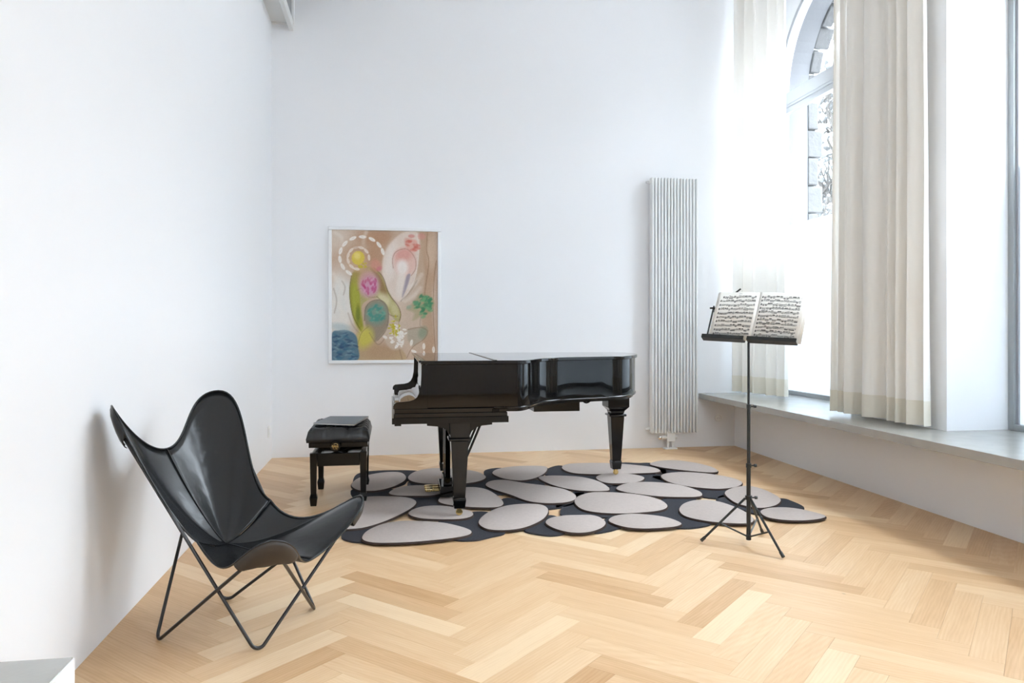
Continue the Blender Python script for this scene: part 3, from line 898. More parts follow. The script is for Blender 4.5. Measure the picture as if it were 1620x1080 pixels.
# ------------------------------------------------------------------ piano bench
BX0, BX1, BY0, BY1 = -0.545, -0.165, 5.205, 5.795
bcx, bcy = (BX0 + BX1) / 2, (BY0 + BY1) / 2
t = thing('piano_bench', 'black adjustable piano bench with a tufted leather seat', 'bench', (bcx, bcy, 0))
for ix, x in enumerate((BX0 + 0.024, BX1 - 0.024)):
    for y in (BY0 + 0.024, BY1 - 0.024):
        zf = RUG_Z + 0.0003 if ix else 0.0
        m = MB(); m.frustum(x, y, 0.075, 0.36, 0.0185, 0.0185, 0.024, 0.024)
        leg = m.build('leg', 'satin_black', t, bevel=0.002)
        m = MB(); m.frustum(x, y, zf, 0.058, 0.0195, 0.0195, 0.026, 0.026); m.frustum(x, y, 0.058, 0.085, 0.026, 0.026, 0.0185, 0.0185)
        m.build('foot', 'satin_black', leg, bevel=0.003)
for x in (BX0 + 0.008, BX1 - 0.034):
    m = MB(); m.box(x, x + 0.026, BY0 + 0.048, BY1 - 0.048, 0.27, 0.356); m.build('apron', 'satin_black', t, bevel=0.003)
for y in (BY0 + 0.008, BY1 - 0.034):
    m = MB(); m.box(BX0 + 0.048, BX1 - 0.048, y, y + 0.026, 0.27, 0.356); m.build('apron', 'satin_black', t, bevel=0.003)
m = MB(); m.box(BX0 + 0.05, BX1 - 0.05, BY0 + 0.05, BY1 - 0.05, 0.30, 0.318); m.build('lower_tray', 'satin_black', t)
for y in (BY0 + 0.075, BY1 - 0.085):
    for s in (-1, 1):
        m = MB(); m.tube([(bcx - s * 0.115, y + s * 0.006, 0.318), (bcx + s * 0.115, y + s * 0.006, 0.396)], 0.009, 8); m.build('scissor_bar', 'satin_black', t, smooth=60)
m = MB(); m.box(BX0 - 0.008, BX1 + 0.006, BY0 + 0.004, BY1 - 0.004, 0.396, 0.432); m.build('seat_box', 'satin_black', t, bevel=0.004)
# tufted cushion
nx, ny = 36, 54
x0, x1, y0, y1 = BX0 - 0.024, BX1 + 0.020, BY0 - 0.014, BY1 + 0.014
btn = [((i + 0.5) / 3, (j + 0.5) / 5) for i in range(3) for j in range(5)] + [((i + 1) / 3, (j + 1) / 5) for i in range(2) for j in range(4)]
btn = [(a * 0.86 + 0.07, b * 0.9 + 0.05) for a, b in btn]
m = MB(); vs = []; fs = []


def cushion_h(a, b):
    e = min(a * (x1 - x0), (1 - a) * (x1 - x0), b * (y1 - y0), (1 - b) * (y1 - y0))
    h = 0.080 * (1 - max(0, 1 - e / 0.055) ** 2.2) ** 0.5
    d = min(math.hypot((a - p[0]) * (x1 - x0), (b - p[1]) * (y1 - y0)) for p in btn)
    h -= 0.034 * math.exp(-(d / 0.024) ** 2) + 0.014 * math.exp(-(d / 0.055) ** 2)
    # folds between buttons
    fx = abs(((a - 0.07) / 0.86 * 3 + (b - 0.05) / 0.9 * 5) % 1.0 - 0.0); fx = min(fx, 1 - fx)
    fy = abs(((a - 0.07) / 0.86 * 3 - (b - 0.05) / 0.9 * 5) % 1.0 - 0.0); fy = min(fy, 1 - fy)
    k = 1 if e > 0.012 else e / 0.012
    h -= 0.020 * k * (math.exp(-(fx / 0.06) ** 2) + math.exp(-(fy / 0.06) ** 2))
    return h


for i in range(nx + 1):
    for j in range(ny + 1):
        a = 0.5 - 0.5 * math.cos(PI * i / nx) if i < 4 or i > nx - 4 else i / nx
        a, b = i / nx, j / ny
        vs.append((x0 + a * (x1 - x0), y0 + b * (y1 - y0), 0.458 + cushion_h(a, b)))
for i in range(nx):
    for j in range(ny):
        k = i * (ny + 1) + j
        fs.append((k, k + ny + 1, k + ny + 2, k + 1))
m.add(vs, fs)
# skirt of the cushion
rim_ = [(i, 0) for i in range(nx)] + [(nx, j) for j in range(ny)] + [(i, ny) for i in range(nx, 0, -1)] + [(0, j) for j in range(ny, 0, -1)]
idx = [i * (ny + 1) + j for i, j in rim_]
n = len(idx); o1 = len(m.v)
ccx, ccy = (x0 + x1) / 2, (y0 + y1) / 2
for k in idx:
    p = m.v[k]; m.v.append((ccx + (p[0] - ccx) * 0.985, ccy + (p[1] - ccy) * 0.99, 0.4325))
for k in range(n):
    j = (k + 1) % n
    m.f.append((idx[k], o1 + k, o1 + j, idx[j])); m.mi.append(0)
m.f.append(tuple(range(o1, o1 + n))[::-1]); m.mi.append(0)
cu = m.build('cushion', 'cushion_leather', t, smooth=180, fix=True)
for (a, b) in btn:
    z = 0.458 + cushion_h(a, b)
    bm_ = MB(); bm_.lathe([(0.008, -0.003), (0.008, 0.001), (0.005, 0.004), (0.001, 0.005)], (x0 + a * (x1 - x0), y0 + b * (y1 - y0), z), 'z', 10)
    bm_.build('button', 'cushion_leather', cu, smooth=60)
# height knob with gold emblem
kx, kz, ky = bcx - 0.018, 0.410, BY0 + 0.004
m = MB(); m.lathe([(0.012, 0.0), (0.012, -0.022), (0.033, -0.024), (0.036, -0.030), (0.036, -0.044), (0.033, -0.049), (0.001, -0.049)], (kx, ky, kz), 'y', 28)
kn = m.build('knob', 'satin_black', t, smooth=35, fix=True)
m = MB(); ye = ky - 0.0498
strokes = [[(-.022, -.004), (-.018, .012), (-.012, -.010), (-.007, .012), (-.002, -.006), (.004, .008), (.009, -.004), (.016, .006), (.022, .002)],
           [(-.016, -.012), (-.004, -.017), (.010, -.012), (.020, -.004), (.012, .004), (.018, .012), (.010, .018), (.0, .020), (-.01, .016)],
           [(.002, -.002), (.010, -.016), (.014, -.022)], [(-.014, .004), (-.004, .002), (.008, .010)]]
for s in strokes:
    m.tube(catmull([(kx + a, ye, kz + b) for a, b in s], 4, False), 0.0013, 5)
m.build('emblem', 'brass', kn)['label'] = 'gold script emblem'

# booklet on the bench
t = thing('music_booklet', 'dark blue-grey music booklet lying on the tufted piano bench', 'book', (-0.35, 5.48, 0.54))
qb = [(-0.535, 5.33), (-0.248, 5.215), (-0.165, 5.69), (-0.452, 5.735)]
zb = 0.541
m = MB(); m.prism(qb, 'z', zb, zb + 0.0018); m.build('back_cover', 'booklet_cover', t)
qi = [(p[0] * 0.985 - 0.35 * 0.015, p[1] * 0.985 + 5.48 * 0.015) for p in qb]
m = MB(); m.prism(qi, 'z', zb + 0.0019, zb + 0.0085); m.build('pages', 'paper', t)
m = MB(); m.prism(qb, 'z', zb + 0.0086, zb + 0.0104); m.build('front_cover', 'booklet_cover', t)

# ------------------------------------------------------------------ butterfly chair
CC = Vector((-0.610, 3.185, 0))
AX, CX = Vector((-0.927, -0.375, 0)), Vector((-0.375, 0.927, 0))


def cl(a, c, z): return CC + AX * a + CX * c + Vector((0, 0, z))


t = thing('butterfly_chair', 'black leather butterfly chair on a thin steel rod frame', 'chair', tuple(CC))
RR = 0.0066
RF = 0.312
tips = {'BL': (0.455, 0.0, 0.855), 'BR': (0.0, 0.484, 0.855), 'FR': (-0.500, 0.0, 0.428), 'FL': (0.0, -0.500, 0.428)}
for names in (('BL', 'FR'), ('BR', 'FL')):
    if names[0] == 'BL': loop = [tips['BL'], (0, -RF, RR), tips['FR'], (0, RF, RR)]
    else: loop = [tips['BR'], (RF, 0, RR), tips['FL'], (-RF, 0, RR)]
    P4 = [cl(*p) for p in loop]
    for k in (0, 2):        # push the corner out so that the rounded bend itself reaches the wing tip
        da, db = (P4[1] - P4[k]).normalized(), (P4[3] - P4[k]).normalized()
        h = da.angle(db) / 2
        P4[k] = P4[k] - (da + db).normalized() * (0.030 / math.sin(h) - 0.030)
    pts = fillet_loop(P4, [0.030, 0.032, 0.030, 0.032], 10)
    m = MB(); m.tube(pts, RR, 10, closed=True)
    zmin = min(v[2] for v in m.v)
    m.v = [(v[0], v[1], v[2] - zmin * max(0.0, 1 - v[2] / 0.3)) for v in m.v]
    m.build('rod_loop', 'rod_black', t, smooth=60)
# leather sling: four panels sewn along the lines from the middle to the dips between the wings
O_ = Vector((0.045, 0.045, 0.330))
T_ = {'BL': Vector((0.462, 0, 0.912)), 'BR': Vector((0, 0.490, 0.915)), 'FR': Vector((-0.518, 0, 0.462)), 'FL': Vector((0, -0.518, 0.462))}
M_ = {('BL', 'BR'): Vector((0.245, 0.245, 0.700)), ('BR', 'FR'): Vector((-0.160, 0.160, 0.452)),
      ('FR', 'FL'): Vector((-0.232, -0.232, 0.288)), ('FL', 'BL'): Vector((0.190, -0.190, 0.408))}
order = ['BL', 'BR', 'FR', 'FL']
Mk = [M_[(order[i], order[(i + 1) % 4])] for i in range(4)]
Mt = []
for i in range(4):
    d = T_[order[(i + 1) % 4]] - T_[order[i]]
    d = Vector((d.x, d.y, d.z * 0.75)).normalized(); Mt.append(d)
NS, NR = 22, 16


def bez(a, b, c, d, s):
    return a * (1 - s) ** 3 + b * 3 * s * (1 - s) ** 2 + c * 3 * s * s * (1 - s) + d * s ** 3


edge_all = []
for i, nm in enumerate(order):
    tip = T_[nm]
    Ma, Mb, ta, tb = Mk[i - 1], Mk[i], Mt[i - 1], Mt[i]
    rad = Vector((tip.x, tip.y, 0)).normalized()
    wd = Vector((-rad.y, rad.x, 0))
    if wd.dot(Mb - Ma) < 0: wd = -wd
    wdt = 0.150 if nm in ('BL', 'BR') else 0.130
    ka, kb = 0.16, 0.16
    lo = nm in ('FR', 'FL')
    da = Vector((0, 0, -0.115 if lo else 0.0)) if (i - 1) % 4 != 2 else Vector((0, 0, -0.0))
    db = Vector((0, 0, -0.115 if lo else 0.0)) if i != 2 else Vector((0, 0, -0.0))
    tz = Vector((0, 0, -0.012 if lo else 0.0))
    bnd = [bez(Ma, Ma + ta * ka + da, tip - wd * wdt + tz, tip, s / NS) for s in range(NS)] + \
          [bez(tip, tip + wd * wdt + tz, Mb - tb * kb + db, Mb, s / NS) for s in range(NS + 1)]
    edge_all += bnd[:-1]
    vs = []
    for s, E in enumerate(bnd):
        f = s / (len(bnd) - 1)
        win = math.sin(PI * f) ** 1.5
        for r_ in range(NR + 1):
            r = r_ / NR
            p = O_ + (E - O_) * r
            high = nm in ('BL', 'BR')
            pw = 1.30 if high else 1.55
            p.z = O_.z + (E.z - O_.z) * r ** pw
            sag = (0.030 if high else 0.028) * math.sin(PI * r) * win
            p += rad * sag * (0.25 if high else 0.1) - Vector((0, 0, sag))
            # soft sit-in hollow just in front of the middle
            q = p - Vector((-0.09, -0.09, 0)); p.z -= 0.030 * math.exp(-((q.x ** 2 + q.y ** 2) / 0.026)) * (1 - r) ** 0.5
            vs.append(cl(p.x, p.y, p.z))
    fs = []
    for s in range(len(bnd) - 1):
        for r_ in range(NR):
            k = s * (NR + 1) + r_
            fs.append((k, k + 1, k + NR + 2, k + NR + 1))
    m = MB(); m.add(vs, fs)
    o = m.build('leather_panel', ['leather', 'leather_back'], t, smooth=180)
    me = o.data
    bm = bmesh.new(); bm.from_mesh(me); bmesh.ops.remove_doubles(bm, verts=bm.verts, dist=1e-5)
    bmesh.ops.recalc_face_normals(bm, faces=bm.faces)
    if sum(f.normal.z for f in bm.faces) < 0: bmesh.ops.reverse_faces(bm, faces=bm.faces)
    for f in bm.faces: f.smooth = True
    bm.to_mesh(me); bm.free()
    sd = o.modifiers.new('thickness', 'SOLIDIFY'); sd.thickness = 0.0045; sd.offset = -1; sd.material_offset = 1; sd.material_offset_rim = 0
    # sewn pocket that holds the bent rod behind the wing tip
    a0, a1 = int(NS * (0.70 if nm[0] == 'B' else 0.52)), int(len(bnd) - NS * (0.70 if nm[0] == 'B' else 0.52))
    tq = 0.11 if nm[0] == 'B' else 0.135; osc = 0.6 if nm[0] == 'B' else 0.9
    rt = cl(*tips[nm])
    sgn = wd
    f1 = cl(-sgn.x * RF, -sgn.y * RF, 0.0); f2 = cl(sgn.x * RF, sgn.y * RF, 0.0)
    b1, b2 = rt.lerp(f1, tq), rt.lerp(f2, tq)
    nrm = (b1 - rt).cross(b2 - rt).normalized()
    outw = cl(rad.x, rad.y, 0) - CC
    if nrm.dot(outw) < 0: nrm = -nrm
    rows = []
    for s in range(a0, a1):
        k = (s - a0) / (a1 - a0 - 1)
        E = vs[s * (NR + 1) + NR]
        wide = (b2 - b1).normalized() * 0.014
        Bq = (b1 - wide).lerp(b2 + wide, k) + nrm * (0.012 + 0.010 * math.sin(PI * k)) * osc
        row = [E]
        for q, off_ in ((0.07, 0.013), (0.2, 0.022), (0.4, 0.024), (0.6, 0.022), (0.8, 0.016), (1.0, 0.002)):
            row.append(E.lerp(Bq, q) + nrm * off_ * osc)
        rows.append(row)
    pk = MB(); nrw = len(rows[0])
    for rw in rows: pk.v += [tuple(p) for p in rw]
    for s in range(len(rows) - 1):
        for k in range(nrw - 1):
            pk.f.append((s * nrw + k, s * nrw + k + 1, (s + 1) * nrw + k + 1, (s + 1) * nrw + k)); pk.mi.append(0)
    pk.build('tip_pocket', 'leather_back' if nm[0] == 'F' else 'leather', o, smooth=180).modifiers.new('thickness', 'SOLIDIFY').thickness = 0.0025
m = MB(); m.tube([cl(p.x, p.y, p.z) for p in edge_all], 0.0042, 8, closed=True)
m.build('edge_binding', 'leather', t, smooth=60)
for i in range(4):
    pts = []
    hi = 0.0
    for r_ in range(NR + 1):
        r = r_ / NR
        p = O_ + (Mk[i] - O_) * r
        pw = 1.30 if i == 0 else (1.42 if i in (1, 3) else 1.55)
        p.z = O_.z + (Mk[i].z - O_.z) * r ** pw
        q = p - Vector((-0.09, -0.09, 0)); p.z -= 0.030 * math.exp(-((q.x ** 2 + q.y ** 2) / 0.026)) * (1 - r) ** 0.5
        pts.append(cl(p.x, p.y, p.z + 0.001))
    m = MB(); m.tube(pts, 0.0032, 6); m.build('seam', 'leather', t, smooth=60)

# ------------------------------------------------------------------ music stand and sheet music
SX, SY = 1.97, 3.90
t = thing('music_stand', 'thin black folding music stand on a tripod beside the rug', 'music stand', (SX, SY, 0))
feet = [(1.722, 3.975), (2.024, 3.622), (2.150, 4.085)]
m = MB(); m.tube([(SX, SY, 0.045), (SX, SY, 0.448)], 0.0118, 12); m.build('lower_tube', 'stand_black', t, smooth=40)
m = MB(); m.tube([(SX, SY, 0.44), (SX, SY, 0.778)], 0.0092, 12); m.build('middle_tube', 'stand_black', t, smooth=40)
m = MB(); m.tube([(SX, SY, 0.77), (SX, SY, 1.128)], 0.0066, 12); m.build('upper_tube', 'stand_black', t, smooth=40)
for z, r in ((0.262, 0.019), (0.441, 0.015), (0.771, 0.012)):
    m = MB(); m.lathe([(r, -0.012), (r, 0.012)], (SX, SY, z), 'z', 16); col_ = m.build('collar', 'stand_black', t, bevel=0.002)
    m = MB(); m.tube([(SX + r, SY - 0.004, z), (SX + r + 0.018, SY - 0.006, z)], 0.004, 8)
    m.lathe([(0.009, 0.0), (0.009, 0.012)], (SX + r + 0.016, SY - 0.006, z), 'x', 12)
    m.build('knob', 'stand_black', col_, smooth=40)
m = MB(); m.lathe([(0.014, 0.0), (0.014, 0.03)], (SX, SY, 0.026), 'z', 14); m.build('bottom_collar', 'stand_black', t, bevel=0.002)
for (fx, fy) in feet:
    a = Vector((SX, SY, 0.258)); b = Vector((fx, fy, 0.011)); d = (b - a).normalized()
    a = a + Vector((d.x, d.y, 0)).normalized() * 0.018
    m = MB(); m.tube([a, b - d * 0.02], 0.0068, 8); leg = m.build('leg', 'stand_black', t, smooth=40)
    m = MB(); m.tube([b - d * 0.03, b], [0.009, 0.0098], 10); m.build('rubber_foot', 'stand_black', leg, smooth=40)
    h = a + (b - a) * 0.58
    m = MB(); m.tube([(SX, SY, 0.042), h], 0.0048, 6); m.build('spreader', 'stand_black', leg, smooth=40)
# desk
PH, TAU, ROLL = math.radians(33), math.radians(28), math.radians(3.0)
CR, CF = Vector((CT, -ST, 0)), Vector((ST, CT, 0))
E0 = CR * math.cos(PH) - CF * math.sin(PH)
Nn = -CR * math.sin(PH) - CF * math.cos(PH)
Up = Vector((0, 0, 1)) * math.cos(TAU) - Nn * math.sin(TAU)
Nt = E0.cross(Up).normalized()
if Nt.dot(Nn) < 0: Nt = -Nt
E1 = E0 * math.cos(ROLL) - Up * math.sin(ROLL)
U1 = Up * math.cos(ROLL) + E0 * math.sin(ROLL)
DC = Vector((SX, SY, 1.136))


def dk(e, u, n): return DC + E1 * e + U1 * u + Nt * n


def bar(m, pts, r, seg=8): m.tube([dk(*p) for p in pts], r, seg)


def dbox(m, e0, e1, u0, u1, n0, n1):
    vs = [dk(e, u, n) for (e, u, n) in ((e0, u0, n0), (e1, u0, n0), (e1, u1, n0), (e0, u1, n0), (e0, u0, n1), (e1, u0, n1), (e1, u1, n1), (e0, u1, n1))]
    m.add(vs, [(0, 3, 2, 1), (4, 5, 6, 7), (0, 1, 5, 4), (1, 2, 6, 5), (2, 3, 7, 6), (3, 0, 4, 7)])


for (e0, e1) in ((-0.262, -0.022), (-0.004, 0.262)):
    m = MB(); dbox(m, e0, e1, -0.008, -0.004, -0.010, 0.034); dbox(m, e0, e1, -0.004, 0.014, 0.030, 0.034); dbox(m, e0, e1, -0.004, 0.010, -0.012, -0.008)
    m.build('ledge', 'stand_black', t, fix=True)
m = MB(); bar(m, [(-0.247, 0.0, -0.012), (-0.247, 0.222, -0.012)], 0.005); m.build('side_bar', 'stand_black', t, smooth=40)
m = MB(); bar(m, [(-0.266, 0.206, -0.008), (-0.228, 0.206, -0.008)], 0.0055); m.build('hinge_pin', 'stand_black', t, smooth=40)
m = MB(); bar(m, [(-0.252, 0.198, -0.022), (-0.115, 0.348, -0.022)], 0.005); m.build('diagonal_bar', 'stand_black', t, smooth=40)
m = MB(); bar(m, [(0.20, 0.0, -0.012), (0.20, 0.205, -0.012)], 0.005); m.build('side_bar', 'stand_black', t, smooth=40)
m = MB(); bar(m, [(0.205, 0.190, -0.022), (-0.02, 0.02, -0.022)], 0.005); m.build('diagonal_bar', 'stand_black', t, smooth=40)
m = MB(); bar(m, [(-0.252, 0.198, -0.022), (0.0, 0.01, -0.022)], 0.005); m.build('diagonal_bar', 'stand_black', t, smooth=40)
m = MB(); bar(m, [(0, -0.02, -0.012), (0, 0.12, -0.016)], 0.006); m.build('spine', 'stand_black', t, smooth=40)

t = thing('sheet_music', 'open book of printed sheet music on the black music stand', 'sheet music', tuple(DC))
PW, PHT = 0.256, 0.312


def page_pt(side, a, b, lift=0.0):
    """a 0..1 from the gutter outwards, b 0..1 from the bottom up"""
    n = 0.005 + 0.010 * math.sin(min(1, a * 1.6) * PI) ** 2 * 0.5 + 0.004 * (1 - a)
    sh = 0.006 * b if side > 0 else 0.004 * b
    return dk(0.010 + side * a * (PW if side > 0 else PW * 0.94) + (sh if side > 0 else sh), -0.003 + b * PHT, n - 0.004 * abs(a) + lift)


for k, off in ((0, 0.0), (1, -0.0022)):
    for side in (-1, 1):
        ext = 1.0 if k == 0 else (1.055 if side > 0 else 1.02)
        m = MB(); na = 14; vs = []
        for i in range(na + 1):
            for b in (0.0, 1.0 if k == 0 else 0.985):
                p = page_pt(side, i / na, b, off) + E1 * (side * PW * (ext - 1) * i / na); vs.append(p)
        m.add(vs, [(2 * i, 2 * i + 2, 2 * i + 3, 2 * i + 1) for i in range(na)])
        pg = m.build('page' if k == 0 else 'page_block', 'paper', t, smooth=180)
        sd = pg.modifiers.new('thickness', 'SOLIDIFY'); sd.thickness = 0.0016 if k else 0.0005; sd.offset = 0
        if k: continue
        ink = MB()
        rn = random.Random(20 + side)

        def quad(a0, a1, b0, b1, skew=0.0):
            q = [page_pt(side, a0, b0, 0.0012), page_pt(side, a1, b0 + skew, 0.0012), page_pt(side, a1, b1 + skew, 0.0012), page_pt(side, a0, b1, 0.0012)]
            ink.add(q, [(0, 1, 2, 3)] if side > 0 else [(3, 2, 1, 0)])
        rows_ = 10 if side < 0 else 11
        for r in range(rows_):
            bc = (0.895 if side < 0 else 0.905) - r * (0.86 / rows_) + (0 if r else -0.004)
            lo, hi = (0.05, 0.90) if side > 0 else (0.06, 0.93)
            if r == 0: hi -= 0.05
            for l in range(5):
                for k2 in range(10):
                    a0 = lo + (hi - lo) * k2 / 10; a1 = lo + (hi - lo) * (k2 + 1) / 10
                    bb = bc + (l - 2) * 0.0072
                    quad(a0, a1, bb - 0.0008, bb + 0.0008)
            # clef at the left end of the line (left is towards the gutter on the right page)
            cl_a = lo + 0.012 if side > 0 else hi - 0.030
            quad(cl_a, cl_a + 0.012, bc - 0.022, bc + 0.024); quad(cl_a - 0.004, cl_a + 0.02, bc - 0.010, bc + 0.004)
            x = lo + (0.05 if side > 0 else 0.01)
            end = hi - (0.01 if side > 0 else 0.06)
            while x < end:
                n_ = rn.choice((3, 4, 4, 6, 8)); st = rn.uniform(0.011, 0.015)
                pitch = rn.uniform(-0.012, 0.012); slope = rn.uniform(-0.004, 0.004); up = rn.random() < 0.6
                w = min(n_ * st, end - x)
                ys_ = []
                for k2 in range(n_):
                    a = x + k2 * st
                    if a > end: break
                    pb = bc + pitch + slope * k2 + rn.uniform(-0.004, 0.004)
                    quad(a, a + 0.009, pb - 0.0038, pb + 0.0038, 0.001)
                    s0 = a + (0.0075 if up else 0.0)
                    e_ = bc + (0.026 if up else -0.026)
                    quad(s0, s0 + 0.0018, min(pb, e_), max(pb, e_)); ys_.append(a)
                if len(ys_) > 1 and rn.random() < 0.85:
                    e_ = bc + (0.026 if up else -0.026)
                    quad(ys_[0], ys_[-1] + 0.009, e_ - 0.0032, e_ + 0.0032, rn.uniform(-0.004, 0.004))
                    if rn.random() < 0.6:
                        e_ += -0.009 if up else 0.009
                        quad(ys_[0], ys_[-1] + 0.009, e_ - 0.0026, e_ + 0.0026)
                x += n_ * st + rn.uniform(0.004, 0.02)
                if rn.random() < 0.4: quad(x - 0.004, x - 0.002, bc - 0.0146, bc + 0.0146)
        if side < 0: quad(0.42, 0.50, 0.955, 0.961)
        ink.build('printed_music', 'ink', pg)

# ------------------------------------------------------------------ radiator
RX0, RX1, RZ0, RZ1 = 2.565, 3.047, 0.163, 2.717
t = thing('column_radiator', 'tall white column radiator of narrow vertical tubes on the back wall', 'radiator', ((RX0 + RX1) / 2, 7.15, 0))
NT_ = 15
for k in range(NT_):
    x = RX0 + 0.010 + k * (RX1 - RX0 - 0.02) / (NT_ - 1)
    m = MB(); m.box(x - 0.0095, x + 0.0095, 7.105, 7.150, RZ0, RZ1)
    m.build('tube', 'radiator_enamel', t, bevel=0.006)
for z in (RZ0 + 0.02, RZ1 - 0.06):
    m = MB(); m.box(RX0 - 0.012, RX1 + 0.004, 7.1505, 7.185, z, z + 0.04); m.build('header', 'radiator_enamel', t, bevel=0.006)
m = MB(); m.box(RX0 - 0.002, RX0 + 0.0, 7.106, 7.18, RZ0 + 0.004, RZ1 - 0.004); m.build('side_cover', 'radiator_enamel', t)
for z in (RZ0 + 0.3, RZ1 - 0.3):
    m = MB(); m.box(RX0 + 0.1, RX0 + 0.14, 7.1855, YB, z, z + 0.03); m.box(RX1 - 0.14, RX1 - 0.1, 7.1855, YB, z, z + 0.03); m.build('wall_bracket', 'radiator_enamel', t)
m = MB(); m.lathe([(0.012, 0.0), (0.012, -0.03), (0.007, -0.034)], (RX0 - 0.012, 7.168, RZ1 - 0.04), 'x', 12); m.build('vent_plug', 'chrome', t, smooth=40, fix=True)
m = MB(); m.lathe([(0.016, 0.0), (0.016, -0.03), (0.010, -0.034)], (RX0 - 0.012, 7.168, RZ0 + 0.04), 'x', 12); m.build('drain_plug', 'radiator_enamel', t, smooth=40, fix=True)
vx = RX0 + 0.205
m = MB(); m.box(vx - 0.045, vx + 0.045, 7.12, 7.165, 0.075, RZ0 + 0.02); vb = m.build('valve_block', 'plastic_white', t, bevel=0.006)
m = MB(); m.lathe([(0.017, 0.0), (0.017, -0.05), (0.013, -0.052)], (vx - 0.045, 7.142, 0.118), 'x', 16); m.build('valve_neck', 'plastic_white', vb, smooth=40, fix=True)
m = MB(); m.lathe([(0.012, 0.0), (0.020, -0.004), (0.020, -0.028), (0.015, -0.034)], (vx - 0.097, 7.142, 0.118), 'x', 18); m.build('thermostat_knob', 'chrome', vb, smooth=40, fix=True)
m = MB(); m.lathe([(0.014, 0.0), (0.014, 0.022)], (vx + 0.045, 7.142, 0.118), 'x', 14); m.build('valve_cap', 'plastic_white', vb, smooth=40)
for s in (-1, 1):
    m = MB(); m.tube([(vx + s * 0.026, 7.142, 0.014), (vx + s * 0.026, 7.142, 0.078)], 0.011, 12); m.build('pipe', 'plastic_white', t, smooth=40)
m = MB(); m.box(vx - 0.07, vx + 0.062, 7.105, 7.18, 0.0, 0.014); m.build('floor_plate', 'plastic_white', t, bevel=0.005)

# ------------------------------------------------------------------ sockets
t = thing('wall_socket', 'round white wall socket below the window ledge in the corner', 'socket', (3.32, YB, 0.29))
m = MB(); m.lathe([(0.040, 0.0), (0.040, -0.006), (0.037, -0.009), (0.030, -0.010), (0.028, -0.004), (0.001, -0.004)], (3.32, YB, 0.29), 'y', 28); so = m.build('socket_ring', 'plastic_white', t, smooth=35, fix=True)
for s in (-1, 1):
    m = MB(); m.lathe([(0.0035, 0.0), (0.0035, -0.002)], (3.32 + s * 0.0095, YB - 0.0038, 0.29), 'y', 10); m.build('pin_hole', 'socket_grey', so)
t = thing('wall_switch', 'small white switch low on the left wall by the corner', 'switch', (XL, 7.03, 0.29))
m = MB(); m.box(XL, XL + 0.008, 6.985, 7.065, 0.225, 0.325); m.build('switch_plate', 'plastic_white', t, bevel=0.003)
m = MB(); m.box(XL + 0.008, XL + 0.013, 7.0, 7.05, 0.245, 0.305); m.build('switch_rocker', 'plastic_white', t, bevel=0.002)

# ------------------------------------------------------------------ curtains
def curtain(label, path, zb, zt, seed, folds, amp, gather):
    """path: list of (x, y) the cloth follows; folds along it"""
    rd = random.Random(seed)
    t = thing('curtain', label, 'curtain', (path[0][0], path[0][1], zb), 'cream curtains at the windows')
    P = [Vector((x, y)) for x, y in path]
    L = [0]
    for i in range(1, len(P)): L.append(L[-1] + (P[i] - P[i - 1]).length)

    def at(s):
        s *= L[-1]
        for i in range(1, len(P)):
            if s <= L[i] + 1e-9:
                k = (s - L[i - 1]) / (L[i] - L[i - 1]); return P[i - 1].lerp(P[i], k), (P[i] - P[i - 1]).normalized()
    # uneven folds: cumulative phase
    ns = folds * 20
    w = [rd.uniform(0.35, 2.0) for _ in range(folds)]
    tot = sum(w)
    ph = []; am = [rd.uniform(0.4, 1.35) for _ in range(folds + 1)]
    dr = [rd.uniform(-0.5, 0.5) for _ in range(folds + 1)]
    edges = [0]
    for x in w: edges.append(edges[-1] + x / tot)
    nz = 44

    def pt(i, z):
        s = i / ns
        f = 0
        while f < folds - 1 and s > edges[f + 1]: f += 1
        k = (s - edges[f]) / (edges[f + 1] - edges[f])
        a = am[f] * (1 - k) + am[f + 1] * k
        d = dr[f] * (1 - k) + dr[f + 1] * k
        hz = (z - zb) / (zt - zb)
        p, tg = at(min(1, s))
        nrm = Vector((tg.y, -tg.x))
        phase = 2 * PI * (f + k)
        wob = 0.16 * math.sin(2.1 * z + d * 5) * (1 - hz)
        y = math.sin(phase + wob) + 0.22 * math.sin(2 * phase + 1.3 + d)
        off = amp * a * y * (0.75 + 0.6 * (1 - hz) ** 2 + 0.12 * d * math.sin(1.3 * z))
        sl = 0.35 * amp * math.cos(phase + 0.6) * a + gather * (1 - hz) * (s - 0.5)
        q = p + nrm * off + tg * sl
        return (q.x, q.y, z)

    def sheet(z0, z1, n, name, mt, thick):
        vs = []; fs = []
        for iz in range(n + 1):
            z = z0 + (z1 - z0) * iz / n
            for i in range(ns + 1): vs.append(pt(i, z))
        for iz in range(n):
            for i in range(ns):
                k = iz * (ns + 1) + i; fs.append((k, k + 1, k + ns + 2, k + ns + 1))
        m = MB(); m.add(vs, fs); o = m.build(name, mt, t, smooth=180)
        return o
    hem = 0.16
    sheet(zb + hem, zt, nz, 'cloth', 'curtain_cloth', 0)
    sheet(zb, zb + hem, 4, 'hem', 'curtain_hem', 0)
    m = MB(); m.tube([pt(i, zb + hem) for i in range(ns + 1)], 0.0014, 4); m.build('hem_seam', 'curtain_hem', t)
    return t


